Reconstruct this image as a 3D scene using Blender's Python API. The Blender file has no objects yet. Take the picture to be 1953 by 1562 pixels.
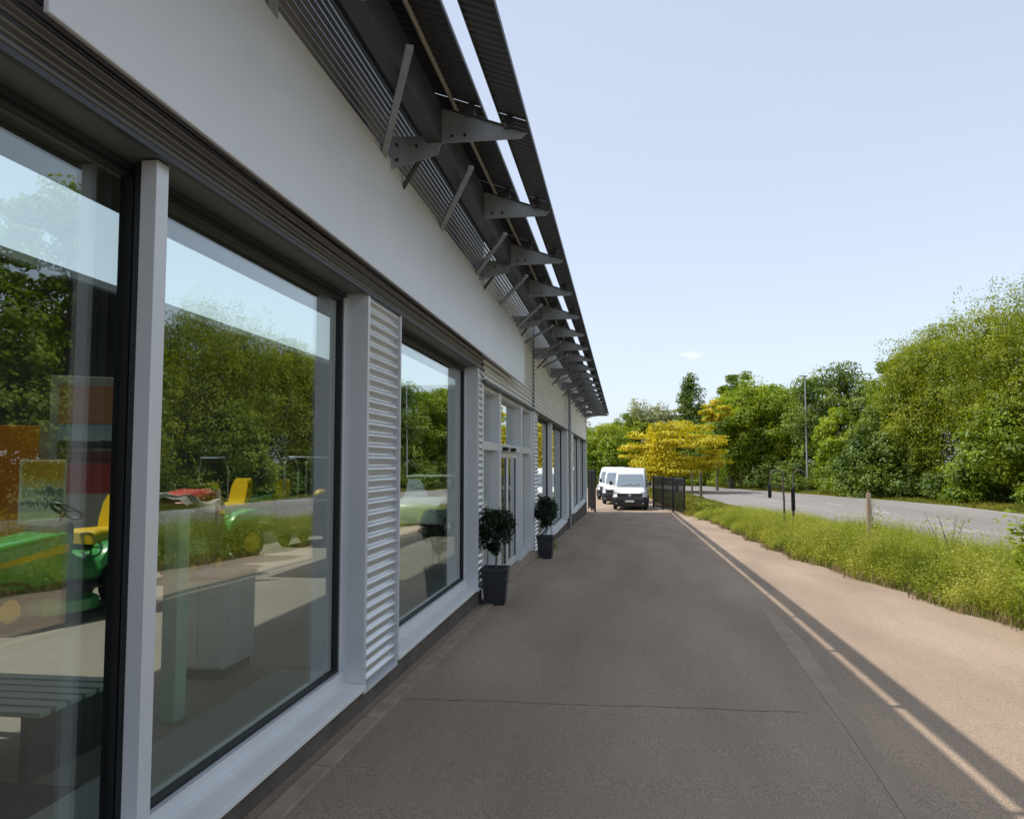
import bpy, bmesh, math, random
import numpy as np
from mathutils import Vector, Matrix

# ---------------------------------------------------------------- camera, sky, sun, exposure
# Units are metres. The origin is the photographer's eye (about 1.9 m above the asphalt);
# Y runs along the shop front, X away from it.
scene = bpy.context.scene
COL = scene.collection
cam_d = bpy.data.cameras.new("camera")
cam = bpy.data.objects.new("camera", cam_d)
COL.objects.link(cam)
cam_d.sensor_fit = 'HORIZONTAL'
cam_d.sensor_width = 36.0
cam_d.lens = 36.0 * 1503.0 / 1953.0
cam_d.clip_start = 0.05
cam_d.clip_end = 3000
cam.rotation_euler = (math.radians(90 + 3.8444), 0, math.radians(7.9549))
scene.camera = cam

SUN = Vector((-1.0, -0.22, 1.505)).normalized()          # direction towards the sun
elev = math.asin(SUN.z)
azim = math.atan2(SUN.x, SUN.y)
world = bpy.data.worlds.new("World")
scene.world = world
world.use_nodes = True
wn, wl = world.node_tree.nodes, world.node_tree.links
wn.clear()
w_out = wn.new('ShaderNodeOutputWorld')
w_bg = wn.new('ShaderNodeBackground')
sky = wn.new('ShaderNodeTexSky')
sky.sky_type = 'NISHITA'
sky.sun_disc = False
sky.sun_elevation = elev
sky.sun_rotation = azim
sky.air_density = 1.0
sky.dust_density = 1.2
sky.ozone_density = 2.5
w_bg.inputs['Strength'].default_value = 0.15
w_hs = wn.new('ShaderNodeHueSaturation')          # hazy, milky summer air
w_hs.inputs['Saturation'].default_value = 0.66
w_hs.inputs['Value'].default_value = 1.02
wl.new(sky.outputs[0], w_hs.inputs['Color'])
# thin high veil everywhere and one small cumulus low over the trees
w_tc = wn.new('ShaderNodeTexCoord')
w_n1 = wn.new('ShaderNodeTexNoise'); w_n1.inputs['Scale'].default_value = 2.2; w_n1.inputs['Detail'].default_value = 7
w_mp = wn.new('ShaderNodeMapping'); w_mp.inputs['Scale'].default_value = (1.0, 1.0, 3.0)
wl.new(w_tc.outputs['Generated'], w_mp.inputs[0]); wl.new(w_mp.outputs[0], w_n1.inputs['Vector'])
w_r1 = wn.new('ShaderNodeMapRange'); w_r1.inputs['From Min'].default_value = 0.42; w_r1.inputs['From Max'].default_value = 0.8; w_r1.inputs['To Min'].default_value = 0.55; w_r1.inputs['To Max'].default_value = 0.68
wl.new(w_n1.outputs['Fac'], w_r1.inputs['Value'])
w_m2 = wn.new('ShaderNodeMapping'); w_m2.vector_type = 'POINT'
w_c = Vector((0.0866, 1.0, 0.1335)).normalized()
w_m2.inputs['Scale'].default_value = (55, 55, 150)
w_m2.inputs['Location'].default_value = (-w_c.x*55, -w_c.y*55, -w_c.z*150)
wl.new(w_tc.outputs['Generated'], w_m2.inputs[0])
w_n2 = wn.new('ShaderNodeTexNoise'); w_n2.inputs['Scale'].default_value = 1.6; w_n2.inputs['Detail'].default_value = 6
wl.new(w_m2.outputs[0], w_n2.inputs['Vector'])
w_le = wn.new('ShaderNodeVectorMath'); w_le.operation = 'LENGTH'; wl.new(w_m2.outputs[0], w_le.inputs[0])
w_ma = wn.new('ShaderNodeMath'); w_ma.operation = 'MULTIPLY_ADD'; w_ma.inputs[1].default_value = 1.6
wl.new(w_n2.outputs['Fac'], w_ma.inputs[0]); wl.new(w_le.outputs['Value'], w_ma.inputs[2])
w_r2 = wn.new('ShaderNodeMapRange'); w_r2.inputs['From Min'].default_value = 1.75; w_r2.inputs['From Max'].default_value = 1.0; w_r2.inputs['To Max'].default_value = 0.6
wl.new(w_ma.outputs[0], w_r2.inputs['Value'])
w_mix = wn.new('ShaderNodeMix'); w_mix.data_type = 'RGBA'
wl.new(w_r1.outputs[0], w_mix.inputs[0]); wl.new(w_hs.outputs[0], w_mix.inputs[6]); w_mix.inputs[7].default_value = (2.8, 3.15, 3.75, 1)
w_cl = wn.new('ShaderNodeMix'); w_cl.data_type = 'RGBA'
wl.new(w_r2.outputs[0], w_cl.inputs[0]); wl.new(w_mix.outputs[2], w_cl.inputs[6]); w_cl.inputs[7].default_value = (4.4, 4.45, 4.6, 1)
wl.new(w_cl.outputs[2], w_bg.inputs['Color'])
wl.new(w_bg.outputs[0], w_out.inputs['Surface'])

sun_d = bpy.data.lights.new("sun", 'SUN')
sun_d.energy = 2.7
sun_d.angle = math.radians(0.53)
sun_d.color = (1.0, 0.95, 0.87)
sun = bpy.data.objects.new("sun", sun_d)
sun.rotation_euler = SUN.to_track_quat('Z', 'Y').to_euler()
sun.location = SUN * 60
COL.objects.link(sun)

vs = scene.view_settings
vs.view_transform = 'Standard'
vs.look = 'None'
vs.exposure = 0.70
vs.gamma = 1.0
vs.use_curve_mapping = False
scene.cycles.max_bounces = 8
scene.cycles.transparent_max_bounces = 12
scene.cycles.caustics_reflective = False
scene.cycles.caustics_refractive = False

random.seed(7)
RNG = np.random.default_rng(11)

# ---------------------------------------------------------------- helpers
def gz(y):
    """height of the asphalt: it falls gently away along the shop front"""
    if y < 12:
        return -1.89 - 0.0145 * y
    if y < 44:
        return -2.064 - 0.026 * (y - 12)
    return -2.896

def set_props(o, label=None, cat=None, group=None, kind=None):
    if label: o["label"] = label
    if cat: o["category"] = cat
    if group: o["group"] = group
    if kind: o["kind"] = kind
    return o

def empty(name, loc=(0, 0, 0), rz=0.0, **kw):
    o = bpy.data.objects.new(name, None)
    o.location = loc
    o.rotation_euler = (0, 0, rz)
    o.empty_display_size = 0.2
    COL.objects.link(o)
    return set_props(o, **kw)

def link(name, me, parent=None, **kw):
    o = bpy.data.objects.new(name, me)
    COL.objects.link(o)
    if parent is not None:
        o.parent = parent
    return set_props(o, **kw)

class MB:
    """collects simple shapes and links them as one mesh object"""
    def __init__(s):
        s.v, s.f = [], []
    def add(s, vs_, fs):
        b = len(s.v)
        s.v += [tuple(p) for p in vs_]
        s.f += [tuple(i + b for i in f) for f in fs]
        return s
    def box(s, x0, x1, y0, y1, z0, z1):
        if x0 > x1: x0, x1 = x1, x0
        if y0 > y1: y0, y1 = y1, y0
        if z0 > z1: z0, z1 = z1, z0
        return s.add([(x0,y0,z0),(x1,y0,z0),(x1,y1,z0),(x0,y1,z0),(x0,y0,z1),(x1,y0,z1),(x1,y1,z1),(x0,y1,z1)],
                     [(3,2,1,0),(4,5,6,7),(0,1,5,4),(1,2,6,5),(2,3,7,6),(3,0,4,7)])
    def prism(s, poly, axis, a, b):
        """closed polygon (2D) extruded along axis from a to b"""
        def P(u, w, t):
            return {'x': (t, u, w), 'y': (u, t, w), 'z': (u, w, t)}[axis]
        n = len(poly)
        vs_ = [P(u, w, a) for u, w in poly] + [P(u, w, b) for u, w in poly]
        fs = [tuple(range(n)), tuple(range(2*n - 1, n - 1, -1))]
        fs += [(i, i + n, (i + 1) % n + n, (i + 1) % n) for i in range(n)]
        return s.add(vs_, fs)
    def strip(s, profile, axis, a, b):
        """open profile extruded along axis (sheet)"""
        def P(u, w, t):
            return {'x': (t, u, w), 'y': (u, t, w), 'z': (u, w, t)}[axis]
        n = len(profile)
        vs_ = [P(u, w, a) for u, w in profile] + [P(u, w, b) for u, w in profile]
        return s.add(vs_, [(i, i + 1, i + 1 + n, i + n) for i in range(n - 1)])
    def tube(s, pts, radii, n=8, caps=True):
        pts = [Vector(p) for p in pts]
        if not hasattr(radii, '__len__'): radii = [radii] * len(pts)
        rings = []
        ref = Vector((0.13, 0.31, 0.94))
        for i, p in enumerate(pts):
            d = (pts[min(i + 1, len(pts) - 1)] - pts[max(i - 1, 0)]).normalized()
            r0 = ref if abs(d.dot(ref.normalized())) < 0.95 else Vector((1, 0, 0))
            u = d.cross(r0).normalized(); w = d.cross(u).normalized()
            rings.append([p + (u * math.cos(2*math.pi*k/n) + w * math.sin(2*math.pi*k/n)) * radii[i] for k in range(n)])
        vs_ = [q for r in rings for q in r]
        fs = [(i*n + k, i*n + (k + 1) % n, (i + 1)*n + (k + 1) % n, (i + 1)*n + k) for i in range(len(pts) - 1) for k in range(n)]
        if caps:
            fs += [tuple(range(n - 1, -1, -1)), tuple((len(pts) - 1)*n + k for k in range(n))]
        return s.add(vs_, fs)
    def bar(s, a, b, w, h):
        """rectangular bar from a to b"""
        a, b = Vector(a), Vector(b)
        d = (b - a).normalized()
        r0 = Vector((0, 0, 1)) if abs(d.z) < 0.95 else Vector((0, 1, 0))
        u = d.cross(r0).normalized() * w/2; v = d.cross(u).normalized() * h/2
        q = []
        for p in (a, b):
            q += [p - u - v, p + u - v, p + u + v, p - u + v]
        return s.add(q, [(3,2,1,0),(4,5,6,7),(0,1,5,4),(1,2,6,5),(2,3,7,6),(3,0,4,7)])
    def loft(s, rings, caps=True):
        n = len(rings[0])
        vs_ = [p for r in rings for p in r]
        fs = [(i*n + k, i*n + (k + 1) % n, (i + 1)*n + (k + 1) % n, (i + 1)*n + k) for i in range(len(rings) - 1) for k in range(n)]
        if caps:
            fs += [tuple(range(n - 1, -1, -1)), tuple((len(rings) - 1)*n + k for k in range(n))]
        return s.add(vs_, fs)
    def lathe(s, prof, axis='z', n=20, c=(0, 0, 0)):
        """profile of (radius, height) turned about an axis through c"""
        rings = []
        for r, h in prof:
            ring = []
            for k in range(n):
                a = 2*math.pi*k/n
                p = (r*math.cos(a), r*math.sin(a), h)
                if axis == 'x': p = (h, p[0], p[1])
                elif axis == 'y': p = (p[0], h, p[1])
                ring.append((p[0] + c[0], p[1] + c[1], p[2] + c[2]))
            rings.append(ring)
        return s.loft(rings, True)
    def ball(s, c, r, n=10, m=7):
        if not hasattr(r, '__len__'): r = (r, r, r)
        rings = []
        for i in range(1, m):
            t = math.pi * i / m
            rings.append([(c[0] + r[0]*math.sin(t)*math.cos(2*math.pi*k/n), c[1] + r[1]*math.sin(t)*math.sin(2*math.pi*k/n), c[2] + r[2]*math.cos(t)) for k in range(n)])
        return s.loft(rings, True)
    def mesh(s, name, mat=None, smooth=False):
        me = bpy.data.meshes.new(name)
        me.from_pydata(s.v, [], s.f)
        bm = bmesh.new(); bm.from_mesh(me)
        bmesh.ops.recalc_face_normals(bm, faces=bm.faces)
        bm.to_mesh(me); bm.free()
        if mat: me.materials.append(mat)
        if smooth:
            me.polygons.foreach_set('use_smooth', [True] * len(me.polygons))
            me.set_sharp_from_angle(angle=math.radians(50))
        me.update()
        return me
    def build(s, name, mat=None, parent=None, smooth=False, bevel=0.0, **kw):
        o = link(name, s.mesh(name, mat, smooth), parent, **kw)
        if bevel:
            m = o.modifiers.new('bevel', 'BEVEL'); m.width = bevel; m.segments = 2; m.limit_method = 'ANGLE'
        return o

def np_mesh(name, V, F, mat):
    """fast mesh from arrays"""
    V = np.asarray(V, dtype=np.float32); F = np.asarray(F, dtype=np.int32)
    me = bpy.data.meshes.new(name)
    k = F.shape[1]
    me.vertices.add(len(V)); me.vertices.foreach_set('co', V.ravel())
    me.loops.add(F.size); me.loops.foreach_set('vertex_index', F.ravel())
    me.polygons.add(len(F)); me.polygons.foreach_set('loop_start', np.arange(0, F.size, k, dtype=np.int32))
    me.polygons.foreach_set('loop_total', np.full(len(F), k, dtype=np.int32))
    me.materials.append(mat)
    me.update(calc_edges=True); me.validate()
    return me

def copy_tree(o, parent=None):
    c = o.copy(); COL.objects.link(c); c.parent = parent
    for ch in list(o.children): copy_tree(ch, c)
    return c

# ---------------------------------------------------------------- materials
MATS = {}
def mat(name, col, rough=0.5, metal=0.0, var=0.06, scale=6.0, bump=0.0, bscale=60.0, spec=0.5, stretch=(1, 1, 1), coat=0.0, fine=0.0, fscale=300.0):
    m = bpy.data.materials.new(name); m.use_nodes = True
    nt = m.node_tree; N, L = nt.nodes, nt.links
    b = N['Principled BSDF']
    b.inputs['Roughness'].default_value = rough
    b.inputs['Metallic'].default_value = metal
    b.inputs['Specular IOR Level'].default_value = spec
    b.inputs['Coat Weight'].default_value = coat
    geo = N.new('ShaderNodeNewGeometry')
    mp = N.new('ShaderNodeMapping'); mp.inputs['Scale'].default_value = stretch
    L.new(geo.outputs['Position'], mp.inputs['Vector'])
    no = N.new('ShaderNodeTexNoise'); no.inputs['Scale'].default_value = scale; no.inputs['Detail'].default_value = 6
    L.new(mp.outputs[0], no.inputs['Vector'])
    rp = N.new('ShaderNodeMapRange')
    rp.inputs['From Min'].default_value = 0.3; rp.inputs['From Max'].default_value = 0.7
    rp.inputs['To Min'].default_value = 1 - var; rp.inputs['To Max'].default_value = 1 + var
    L.new(no.outputs['Fac'], rp.inputs['Value'])
    val = rp.outputs[0]
    if fine:
        n2 = N.new('ShaderNodeTexNoise'); n2.inputs['Scale'].default_value = fscale; n2.inputs['Detail'].default_value = 2
        L.new(geo.outputs['Position'], n2.inputs['Vector'])
        r2 = N.new('ShaderNodeMapRange')
        r2.inputs['From Min'].default_value = 0.3; r2.inputs['From Max'].default_value = 0.7
        r2.inputs['To Min'].default_value = 1 - fine; r2.inputs['To Max'].default_value = 1 + fine
        L.new(n2.outputs['Fac'], r2.inputs['Value'])
        mu = N.new('ShaderNodeMath'); mu.operation = 'MULTIPLY'
        L.new(val, mu.inputs[0]); L.new(r2.outputs[0], mu.inputs[1]); val = mu.outputs[0]
    vm = N.new('ShaderNodeVectorMath'); vm.operation = 'SCALE'
    vm.inputs[0].default_value = col
    L.new(val, vm.inputs['Scale'])
    L.new(vm.outputs[0], b.inputs['Base Color'])
    rr = N.new('ShaderNodeMapRange')
    rr.inputs['To Min'].default_value = max(0.02, rough - 0.08); rr.inputs['To Max'].default_value = min(1, rough + 0.08)
    L.new(no.outputs['Fac'], rr.inputs['Value']); L.new(rr.outputs[0], b.inputs['Roughness'])
    if bump:
        nb = N.new('ShaderNodeTexNoise'); nb.inputs['Scale'].default_value = bscale; nb.inputs['Detail'].default_value = 4
        L.new(geo.outputs['Position'], nb.inputs['Vector'])
        bp = N.new('ShaderNodeBump'); bp.inputs['Strength'].default_value = bump; bp.inputs['Distance'].default_value = 0.01
        L.new(nb.outputs['Fac'], bp.inputs['Height']); L.new(bp.outputs[0], b.inputs['Normal'])
    MATS[name] = m
    return m

def leaf_mat(name, dark, mid, light, trans=0.35, big=0.35):
    m = bpy.data.materials.new(name); m.use_nodes = True
    nt = m.node_tree; N, L = nt.nodes, nt.links
    N.clear()
    out = N.new('ShaderNodeOutputMaterial')
    geo = N.new('ShaderNodeNewGeometry')
    no = N.new('ShaderNodeTexNoise'); no.inputs['Scale'].default_value = big; no.inputs['Detail'].default_value = 3
    L.new(geo.outputs['Position'], no.inputs['Vector'])
    ad = N.new('ShaderNodeMath'); ad.operation = 'MULTIPLY_ADD'; ad.inputs[1].default_value = 0.34
    L.new(geo.outputs['Random Per Island'], ad.inputs[0])
    sb = N.new('ShaderNodeMapRange'); sb.inputs['From Min'].default_value = 0.3; sb.inputs['From Max'].default_value = 0.7
    sb.inputs['To Min'].default_value = 0.05; sb.inputs['To Max'].default_value = 0.66
    L.new(no.outputs['Fac'], sb.inputs['Value']); L.new(sb.outputs[0], ad.inputs[2])
    cr = N.new('ShaderNodeValToRGB')
    e = cr.color_ramp.elements
    e[0].position = 0.1; e[0].color = (*dark, 1)
    e[1].position = 0.95; e[1].color = (*light, 1)
    k = e.new(0.5); k.color = (*mid, 1)
    L.new(ad.outputs[0], cr.inputs[0])
    df = N.new('ShaderNodeBsdfDiffuse'); tr = N.new('ShaderNodeBsdfTranslucent'); gl = N.new('ShaderNodeBsdfGlossy')
    gl.inputs['Roughness'].default_value = 0.5; gl.inputs['Color'].default_value = (0.9, 0.95, 1, 1)
    L.new(cr.outputs[0], df.inputs['Color'])
    hs = N.new('ShaderNodeHueSaturation'); hs.inputs['Hue'].default_value = 0.485; hs.inputs['Saturation'].default_value = 1.1; hs.inputs['Value'].default_value = 1.25
    L.new(cr.outputs[0], hs.inputs['Color']); L.new(hs.outputs[0], tr.inputs['Color'])
    mx = N.new('ShaderNodeMixShader'); mx.inputs[0].default_value = trans
    L.new(df.outputs[0], mx.inputs[1]); L.new(tr.outputs[0], mx.inputs[2])
    m2 = N.new('ShaderNodeMixShader'); m2.inputs[0].default_value = 0.02
    L.new(mx.outputs[0], m2.inputs[1]); L.new(gl.outputs[0], m2.inputs[2])
    L.new(m2.outputs[0], out.inputs['Surface'])
    return m

def glass_mat(name, tint, base, grazing, power=3.0, rough=0.0):
    """coated shop-front glass: mirror-like coating that gets stronger at a glancing angle, tinted see-through rest"""
    m = bpy.data.materials.new(name); m.use_nodes = True
    nt = m.node_tree; N, L = nt.nodes, nt.links
    N.clear()
    out = N.new('ShaderNodeOutputMaterial')
    lw = N.new('ShaderNodeLayerWeight'); lw.inputs['Blend'].default_value = 0.5
    pw = N.new('ShaderNodeMath'); pw.operation = 'POWER'; pw.inputs[1].default_value = power
    L.new(lw.outputs['Facing'], pw.inputs[0])
    mr = N.new('ShaderNodeMapRange'); mr.inputs['To Min'].default_value = base; mr.inputs['To Max'].default_value = grazing
    L.new(pw.outputs[0], mr.inputs['Value'])
    tr = N.new('ShaderNodeBsdfTransparent'); tr.inputs['Color'].default_value = (*tint, 1)
    gl = N.new('ShaderNodeBsdfGlossy'); gl.inputs['Roughness'].default_value = rough; gl.inputs['Color'].default_value = (0.93, 0.97, 0.95, 1)
    geo = N.new('ShaderNodeNewGeometry')
    no = N.new('ShaderNodeTexNoise'); no.inputs['Scale'].default_value = 0.9; no.inputs['Detail'].default_value = 1
    L.new(geo.outputs['Position'], no.inputs['Vector'])
    bp = N.new('ShaderNodeBump'); bp.inputs['Strength'].default_value = 0.02; bp.inputs['Distance'].default_value = 0.05
    L.new(no.outputs['Fac'], bp.inputs['Height']); L.new(bp.outputs[0], gl.inputs['Normal'])
    mx = N.new('ShaderNodeMixShader')
    L.new(mr.outputs[0], mx.inputs[0]); L.new(tr.outputs[0], mx.inputs[1]); L.new(gl.outputs[0], mx.inputs[2])
    L.new(mx.outputs[0], out.inputs['Surface'])
    return m

ASPH = mat('aged_asphalt', (0.345, 0.262, 0.190), 0.9, 0, 0.18, 1.1, 0.6, 160, 0.25, (1.0, 0.22, 1), fine=0.38, fscale=95)
SEAM = mat('asphalt_joint', (0.28, 0.215, 0.155), 0.9, 0, 0.2, 8, 0.4, 200, 0.2)
PATCH = mat('asphalt_scuff', (0.26, 0.225, 0.19), 0.9, 0, 0.12, 5, 0.4, 220, 0.25, fine=0.25, fscale=160)
ROADM = mat('road_asphalt', (0.25, 0.23, 0.215), 0.9, 0, 0.10, 0.5, 0.3, 90, 0.25, (1, .15, 1), fine=0.15, fscale=90)
LINE = mat('worn_road_paint', (0.5, 0.49, 0.46), 0.8, 0, 0.25, 4)
SOIL = mat('grassy_ground', (0.105, 0.115, 0.035), 1.0, 0, 0.35, 1.3, 0.8, 25, 0.1, fine=0.4, fscale=20)
KERB = mat('kerb_concrete', (0.35, 0.275, 0.21), 0.9, 0, 0.15, 5, 0.4, 120, 0.2, fine=0.15)
PLINTH = mat('plinth_render', (0.14, 0.118, 0.10), 0.9, 0, 0.25, 3, 0.4, 90, 0.2)
SILL = mat('pale_sill', (0.82, 0.815, 0.79), 0.55, 0, 0.05, 3, 0.1, 80, fine=0.05, fscale=200)
ALU = mat('grey_powder_coat', (0.70, 0.715, 0.74), 0.42, 0.15, 0.04, 2, 0.03, 300)
ALU2 = mat('silver_frame', (0.76, 0.77, 0.795), 0.38, 0.15, 0.04, 2, 0.03, 300)
ANTH = mat('anthracite_frame', (0.035, 0.04, 0.045), 0.4, 0.1, 0.1, 3)
GASK = mat('black_gasket', (0.012, 0.012, 0.014), 0.6, 0, 0.1, 3)
CORR_SHADE = mat('shade_toned_corrugated_sheet', (0.20, 0.20, 0.21), 0.35, 0.7, 0.1, 1.6)  # same cladding in a darker colour that stands in for shade under the canopy
CORR = mat('silver_corrugated_sheet', (0.72, 0.725, 0.74), 0.33, 0.65, 0.07, 1.6)
FASC = mat('pale_fascia_paint', (0.77, 0.775, 0.80), 0.36, 0.05, 0.05, 0.9, 0.02, 300, stretch=(1, 1, .35))
SOFF = mat('dark_soffit', (0.15, 0.152, 0.15), 0.5, 0.1, 0.10, 2)
STEEL = mat('galvanised_steel', (0.36, 0.375, 0.385), 0.5, 0.5, 0.16, 5, 0.05, 90)
STEELD = mat('dark_steel', (0.075, 0.078, 0.085), 0.5, 0.4, 0.15, 5, 0.04, 90)
SLATM = mat('canopy_sheet', (0.10, 0.10, 0.105), 0.5, 0.35, 0.15, 3, 0.04, 60)
ROD = mat('beige_rod', (0.42, 0.38, 0.34), 0.5, 0.1, 0.08, 4)
BOLT = mat('bolt_head', (0.05, 0.05, 0.055), 0.4, 0.7, 0.1, 9)
GLASS = glass_mat('coated_glass', (0.87, 0.92, 0.88), 0.11, 0.97, 2.95)
ROOFM = mat('roof_membrane', (0.25, 0.25, 0.25), 0.9, 0, 0.1, 1)
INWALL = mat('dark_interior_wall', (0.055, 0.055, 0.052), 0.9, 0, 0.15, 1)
INFLOOR = mat('showroom_floor', (0.30, 0.265, 0.225), 0.7, 0, 0.08, 0.9, 0.1, 60, 0.3)
INSILL = mat('inner_ledge', (0.34, 0.36, 0.33), 0.6, 0, 0.06, 2)
WHITE = mat('white_laminate', (0.72, 0.76, 0.72), 0.45, 0, 0.04, 3)
POT = mat('anthracite_planter', (0.028, 0.031, 0.042), 0.45, 0, 0.12, 6, 0.05, 150)
EARTH = mat('potting_soil', (0.04, 0.03, 0.02), 1, 0, 0.3, 20, 0.6, 60)
BARK = mat('bark', (0.115, 0.095, 0.075), 0.95, 0, 0.3, 6, 0.6, 18, 0.1, (1, 1, .3))
BARKP = mat('pale_bark', (0.26, 0.235, 0.20), 0.95, 0, 0.3, 6, 0.5, 18, 0.1, (1, 1, .3))
BARKG = mat('grey_stem', (0.17, 0.15, 0.13), 0.95, 0, 0.3, 20, 0.5, 60, 0.1)
WOOD = mat('weathered_wood', (0.365, 0.28, 0.205), 0.9, 0, 0.25, 14, 0.5, 60, 0.1, (4, 4, .5))
BLACKM = mat('black_painted_steel', (0.014, 0.014, 0.016), 0.45, 0.2, 0.15, 8)
VANW = mat('white_van_paint', (0.80, 0.80, 0.79), 0.3, 0, 0.03, 2, coat=0.6)
VANB = mat('black_bumper_plastic', (0.016, 0.017, 0.022), 0.55, 0, 0.15, 9)
VANG = glass_mat('van_glass', (0.25, 0.30, 0.34), 0.45, 0.95, 3)
LAMPG = mat('headlamp_lens', (0.45, 0.47, 0.5), 0.15, 0.3, 0.1, 20)
CHROME = mat('chrome_badge', (0.75, 0.75, 0.77), 0.2, 0.9, 0.05, 9)
PLATE = mat('number_plate', (0.7, 0.68, 0.6), 0.5, 0, 0.05, 9)
TYRE = mat('tyre_rubber', (0.016, 0.016, 0.017), 0.85, 0, 0.2, 12, 0.4, 60)
RIM = mat('steel_rim', (0.25, 0.25, 0.26), 0.45, 0.6, 0.1, 9)
GREEN = mat('green_machine_paint', (0.04, 0.34, 0.07), 0.32, 0, 0.06, 3, coat=0.5)
GREEND = mat('dark_green_paint', (0.008, 0.055, 0.022), 0.4, 0, 0.08, 3)
YELLOW = mat('yellow_machine_paint', (0.75, 0.48, 0.01), 0.4, 0, 0.05, 3)
REDM = mat('red_paint', (0.5, 0.03, 0.03), 0.4, 0, 0.06, 3)
ORANGE = mat('orange_panel', (0.68, 0.20, 0.01), 0.6, 0, 0.10, 2)
NAVY = mat('navy_cart_plastic', (0.012, 0.018, 0.035), 0.35, 0, 0.1, 4)
TARP = mat('grey_tarpaulin', (0.42, 0.38, 0.35), 0.8, 0, 0.15, 6, 0.6, 14)
BRICKR = mat('terracotta_cushion', (0.42, 0.17, 0.09), 0.9, 0, 0.15, 12, 0.3, 60)

LEAF_WILLOW = leaf_mat('willow_leaves', (0.0862, 0.1323, 0.0138), (0.2357, 0.2932, 0.0230), (0.3967, 0.4197, 0.0403), 0.45)
LEAF_GREEN = leaf_mat('green_leaves', (0.0628, 0.1151, 0.0168), (0.1988, 0.2826, 0.0251), (0.3663, 0.4291, 0.0419), 0.45)
LEAF_BRIGHT = leaf_mat('bright_leaves', (0.0873, 0.1650, 0.0155), (0.2426, 0.3396, 0.0252), (0.4076, 0.4657, 0.0427), 0.45)
LEAF_DARK = leaf_mat('dark_leaves', (0.0478, 0.0913, 0.0174), (0.1413, 0.2065, 0.0283), (0.2716, 0.3369, 0.0522), 0.4)
LEAF_GOLD = leaf_mat('golden_leaves', (0.20, 0.24, 0.018), (0.56, 0.50, 0.028), (0.78, 0.68, 0.055), 0.45, 0.7)
LEAF_PALE = leaf_mat('pale_leaves', (0.1242, 0.1518, 0.0552), (0.2760, 0.2967, 0.1173), (0.4554, 0.4692, 0.2346), 0.35)
LEAF_BOX = leaf_mat('topiary_leaves', (0.008, 0.016, 0.007), (0.018, 0.034, 0.012), (0.045, 0.065, 0.025), 0.2, 6)
LEAF_GRASS = leaf_mat('verge_blades', (0.0966, 0.1380, 0.0193), (0.2760, 0.3242, 0.0359), (0.5520, 0.5382, 0.1242), 0.45, 1.1)
LEAF_LAWN = leaf_mat('lawn_blades', (0.0920, 0.1150, 0.0138), (0.2185, 0.2185, 0.0230), (0.3450, 0.3105, 0.0517), 0.35, 0.4)
# ---------------------------------------------------------------- ground
YS = [-120, -60, -30, -10, 0, 6, 12, 18, 24, 30, 36, 40, 44, 48, 60, 90, 140, 250, 500, 1200]
def sheet(name, rows, dz, m, sub=1, **kw):
    """ground sheet: rows of (y, [x...]) laid on the terrain"""
    v, f = [], []
    n = len(rows[0][1])
    for y, xs in rows:
        for x in xs: v.append((x, y, gz(y) + dz))
    for i in range(len(rows) - 1):
        for k in range(n - 1):
            f.append((i*n + k, i*n + k + 1, (i + 1)*n + k + 1, (i + 1)*n + k))
    mb = MB(); mb.v, mb.f = v, f
    return mb.build(name, m, kind='structure', **kw)

sheet('ground', [(y, [-900, -100, -20, 0, 20, 100, 900]) for y in YS], -0.012, SOIL)

def lerp_poly(tab, y):
    if y <= tab[0][0]: return tab[0][1]
    for (a, b), (c, d) in zip(tab, tab[1:]):
        if y <= c: return b + (d - b) * (y - a) / (c - a)
    return tab[-1][1]
VERGE_EDGE = [(-30, 5.4), (0, 5.3), (8, 4.95), (10.4, 4.76), (13.2, 4.53), (20, 3.95), (30, 3.95), (38, 4.0), (44, 3.75), (48, 3.5), (60, 2.6), (90, 1.5)]
def verge_x(y):
    return lerp_poly(VERGE_EDGE, y) + 0.10*math.sin(y*1.9) + 0.05*math.sin(y*5.1 + 1)
rows = []
for i in range(0, 121):
    y = -12 + i * 0.85
    xl = -2.09 if y < 46.2 else -26
    xr = verge_x(y)
    rows.append((y, [xl, xl*.5 + xr*.5, xr]))
sheet('forecourt', rows, 0.0, ASPH)

ROAD_N = [(-60, 9.2), (0, 9.1), (24, 9.0), (36, 8.6), (50, 7.7), (62, 7.0), (75, 6.1), (90, 3.6), (105, 0.2), (130, -8), (170, -26)]
ROAD_F = [(-60, 22.5), (0, 22.5), (40, 22.6), (57, 21.9), (66, 19.8), (75, 17.0), (90, 12.4), (105, 8.4), (130, 2.5), (170, -14.5)]
rows = []
for i in range(0, 116):
    y = -60 + i*2.0
    a, b = lerp_poly(ROAD_N, y), lerp_poly(ROAD_F, y)
    rows.append((y, [a, a*.5 + b*.5, b]))
sheet('road', rows, 0.004, ROADM)
def road_line(t0, off, w, ya, yb, dash=None):
    mb = MB(); y = ya
    while y < yb:
        ye = y + (dash[0] if dash else 4.0)
        p = []
        for q in (y, ye):
            a, b = lerp_poly(ROAD_N, q), lerp_poly(ROAD_F, q)
            x = a + (b - a)*t0 + off
            p.append((x, q))
        mb.add([(p[0][0], p[0][1], gz(p[0][1]) + .008), (p[0][0] + w, p[0][1], gz(p[0][1]) + .008), (p[1][0] + w, p[1][1], gz(p[1][1]) + .008), (p[1][0], p[1][1], gz(p[1][1]) + .008)], [(0, 1, 2, 3)])
        y = ye + (dash[1] if dash else 0)
    return mb
road_line(1, -0.55, .16, -40, 150).build('road_edge_marking', LINE, kind='structure')
road_line(.5, 0, .14, -40, 150, (3, 5)).build('road_lane_marking', LINE, kind='structure')
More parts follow.
